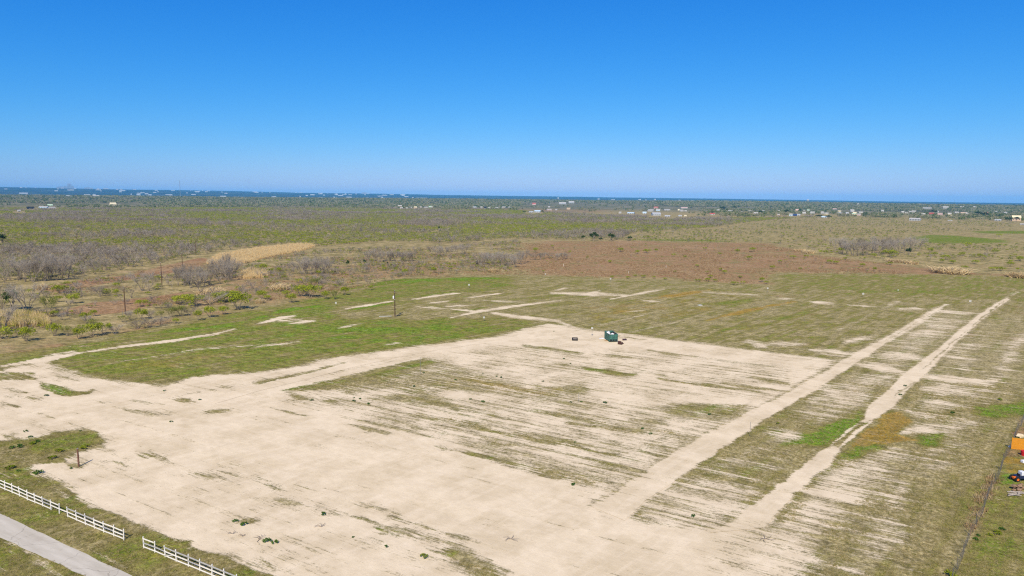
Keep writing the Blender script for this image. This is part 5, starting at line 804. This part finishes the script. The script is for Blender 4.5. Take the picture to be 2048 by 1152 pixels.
x, y = at(2040, 875); lump('sack', plain('cream_sack', (.62, .5, .33), .2, 4), (x, y, tz(x, y) + .3), (1.4, .8, .8), 'cream coloured sack behind the orange fence', 'sack', None, 12); x, y = at(2019.5, 895); lump('sack', M_BAG, (x, y, tz(x, y) + .15), (.45, .4, .4), 'white sack at the left end of the orange fence', 'sack', None, 13)

# far skyline ------------------------------------------------------------------------------------------
def on_hill(px, d):
    b = math.atan((px - 1024) / FPX * .99); x, y = d * math.sin(b), d * math.cos(b); return x, y, tz(x, y), b
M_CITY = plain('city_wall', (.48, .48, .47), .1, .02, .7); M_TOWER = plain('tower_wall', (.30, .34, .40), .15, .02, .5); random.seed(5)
x, y, z, b = on_hill(358, 5200); o = empty('radio_mast', (x, y, z), -b, 'tall thin radio mast on the left horizon', 'mast'); mh = 26 / FPX * 5200 + 18
tw = MB()
for s in range(3): a = s * 2.094; tw.tube([(math.cos(a) * .9, math.sin(a) * .9, 0), (math.cos(a) * .9, math.sin(a) * .9, mh)], .6, 5)
for k in range(40):
    for s in range(3): a, c = s * 2.094, (s + 1) * 2.094; tw.tube([(math.cos(a) * .9, math.sin(a) * .9, k * mh / 40), (math.cos(c) * .9, math.sin(c) * .9, (k + 1) * mh / 40)], .12, 3)
tw.build('lattice', M_TOWER, o)
for s in range(3): a = s * 2.094 + .5; MB().tube([(0, 0, mh * .9), (math.cos(a) * mh * .5, math.sin(a) * mh * .5, 0)], .06, 4).build('guy_wire', M_TOWER, o)
for px, w, h, lab in [(137, 75, 105, 'tallest hazy blue tower block of the distant city'), (128, 95, 48, 'hazy block left of the tallest city tower'), (120, 160, 40, 'low hazy slab at the foot of the city towers'), (142, 70, 60, 'hazy block right of the tallest city tower'), (175, 160, 35, 'lone hazy slab right of the city towers'), (728, 120, 45, 'lone hazy tower on the horizon left of centre')]:
    x, y, z, b = on_hill(px, 17500); o = empty('tower_block', (x, y, z - 5), -b, lab, 'building', 'distant city towers'); MB().box((0, 0, h / 2), (w, 40, h)).build('wall', M_TOWER, o); MB().box((0, 0, h + 3), (w * .5, 25, 6)).build('roof', M_TOWER, o)
for k in range(105):
    px = random.uniform(0, 820) if k < 92 else random.uniform(1180, 1600); d = random.uniform(10500, 18500) if px < 900 else random.uniform(9000, 13000); x, y, z, b = on_hill(px, d); w, h = random.uniform(25, 105) * random.choice([.5, 1, 1]), random.uniform(9, 20)
    o = tag(MB().box((0, 0, h / 2), (w, random.uniform(30, 60), h), -b).box((0, 0, h + .8), (w * .92, 24, 1.6), -b).build('city_building', M_CITY), 'white speck of a city building on the hazy blue hills', 'building', 'white buildings of the distant city'); o.location = (x, y, z - 2)
for px, w, h, d, lab in [(842, 150, 30, 9500, 'bright white factory on the horizon left of centre'), (858, 130, 18, 9500, 'low white factory wing right of the bright factory')]:
    x, y, z, b = on_hill(px, d); o = empty('factory', (x, y, z - 2), -b, lab, 'factory'); MB().box((0, 0, h / 2), (w, 60, h)).build('wall', M_CITY, o); MB().box((0, 0, h + 1.5), (w + 4, 64, 3)).build('roof', M_CITY, o)
for px, d, hh, lab in [(824, 9000, 42, 'white water tower left of the bright white factory'), (1115, 8200, 55, 'white water tower above the industrial halls'), (1309, 8800, 48, 'pale water tower on the horizon right of centre'), (1615, 6200, 36, 'white water tower on the right treeline')]:
    x, y, z, b = on_hill(px, d); o = empty('water_tower', (x, y, z), 0, lab, 'water tower', 'far water towers'); MB().tube([(0, 0, 0), (0, 0, hh * .6), (0, 0, hh * .72)], [3.2, 2.4, 4.5], 10).build('stem', M_CITY, o); MB().tube([(0, 0, hh * .68), (0, 0, hh * .76), (0, 0, hh * .9), (0, 0, hh)], [4.5, 11, 11, 3], 14).build('tank', M_CITY, o)

# ------------------------------------------------------------------ air
hz = MB().box((0, 9750, 82), (46000, 25500, 304)); hm = NT('haze'); vp = hm.n('ShaderNodeVolumePrincipled'); vp.inputs['Color'].default_value = (.13, .52, 1.0, 1); vp.inputs['Density'].default_value = 4.0e-5; vp.inputs['Anisotropy'].default_value = -.3; vp.inputs['Density Attribute'].default_value = ''
hm.t.links.new(vp.outputs[0], hm.out.inputs['Volume']); hm.m.cycles.homogeneous_volume = True
haze = hz.build('haze', hm.m); tag(haze, kind='stuff')
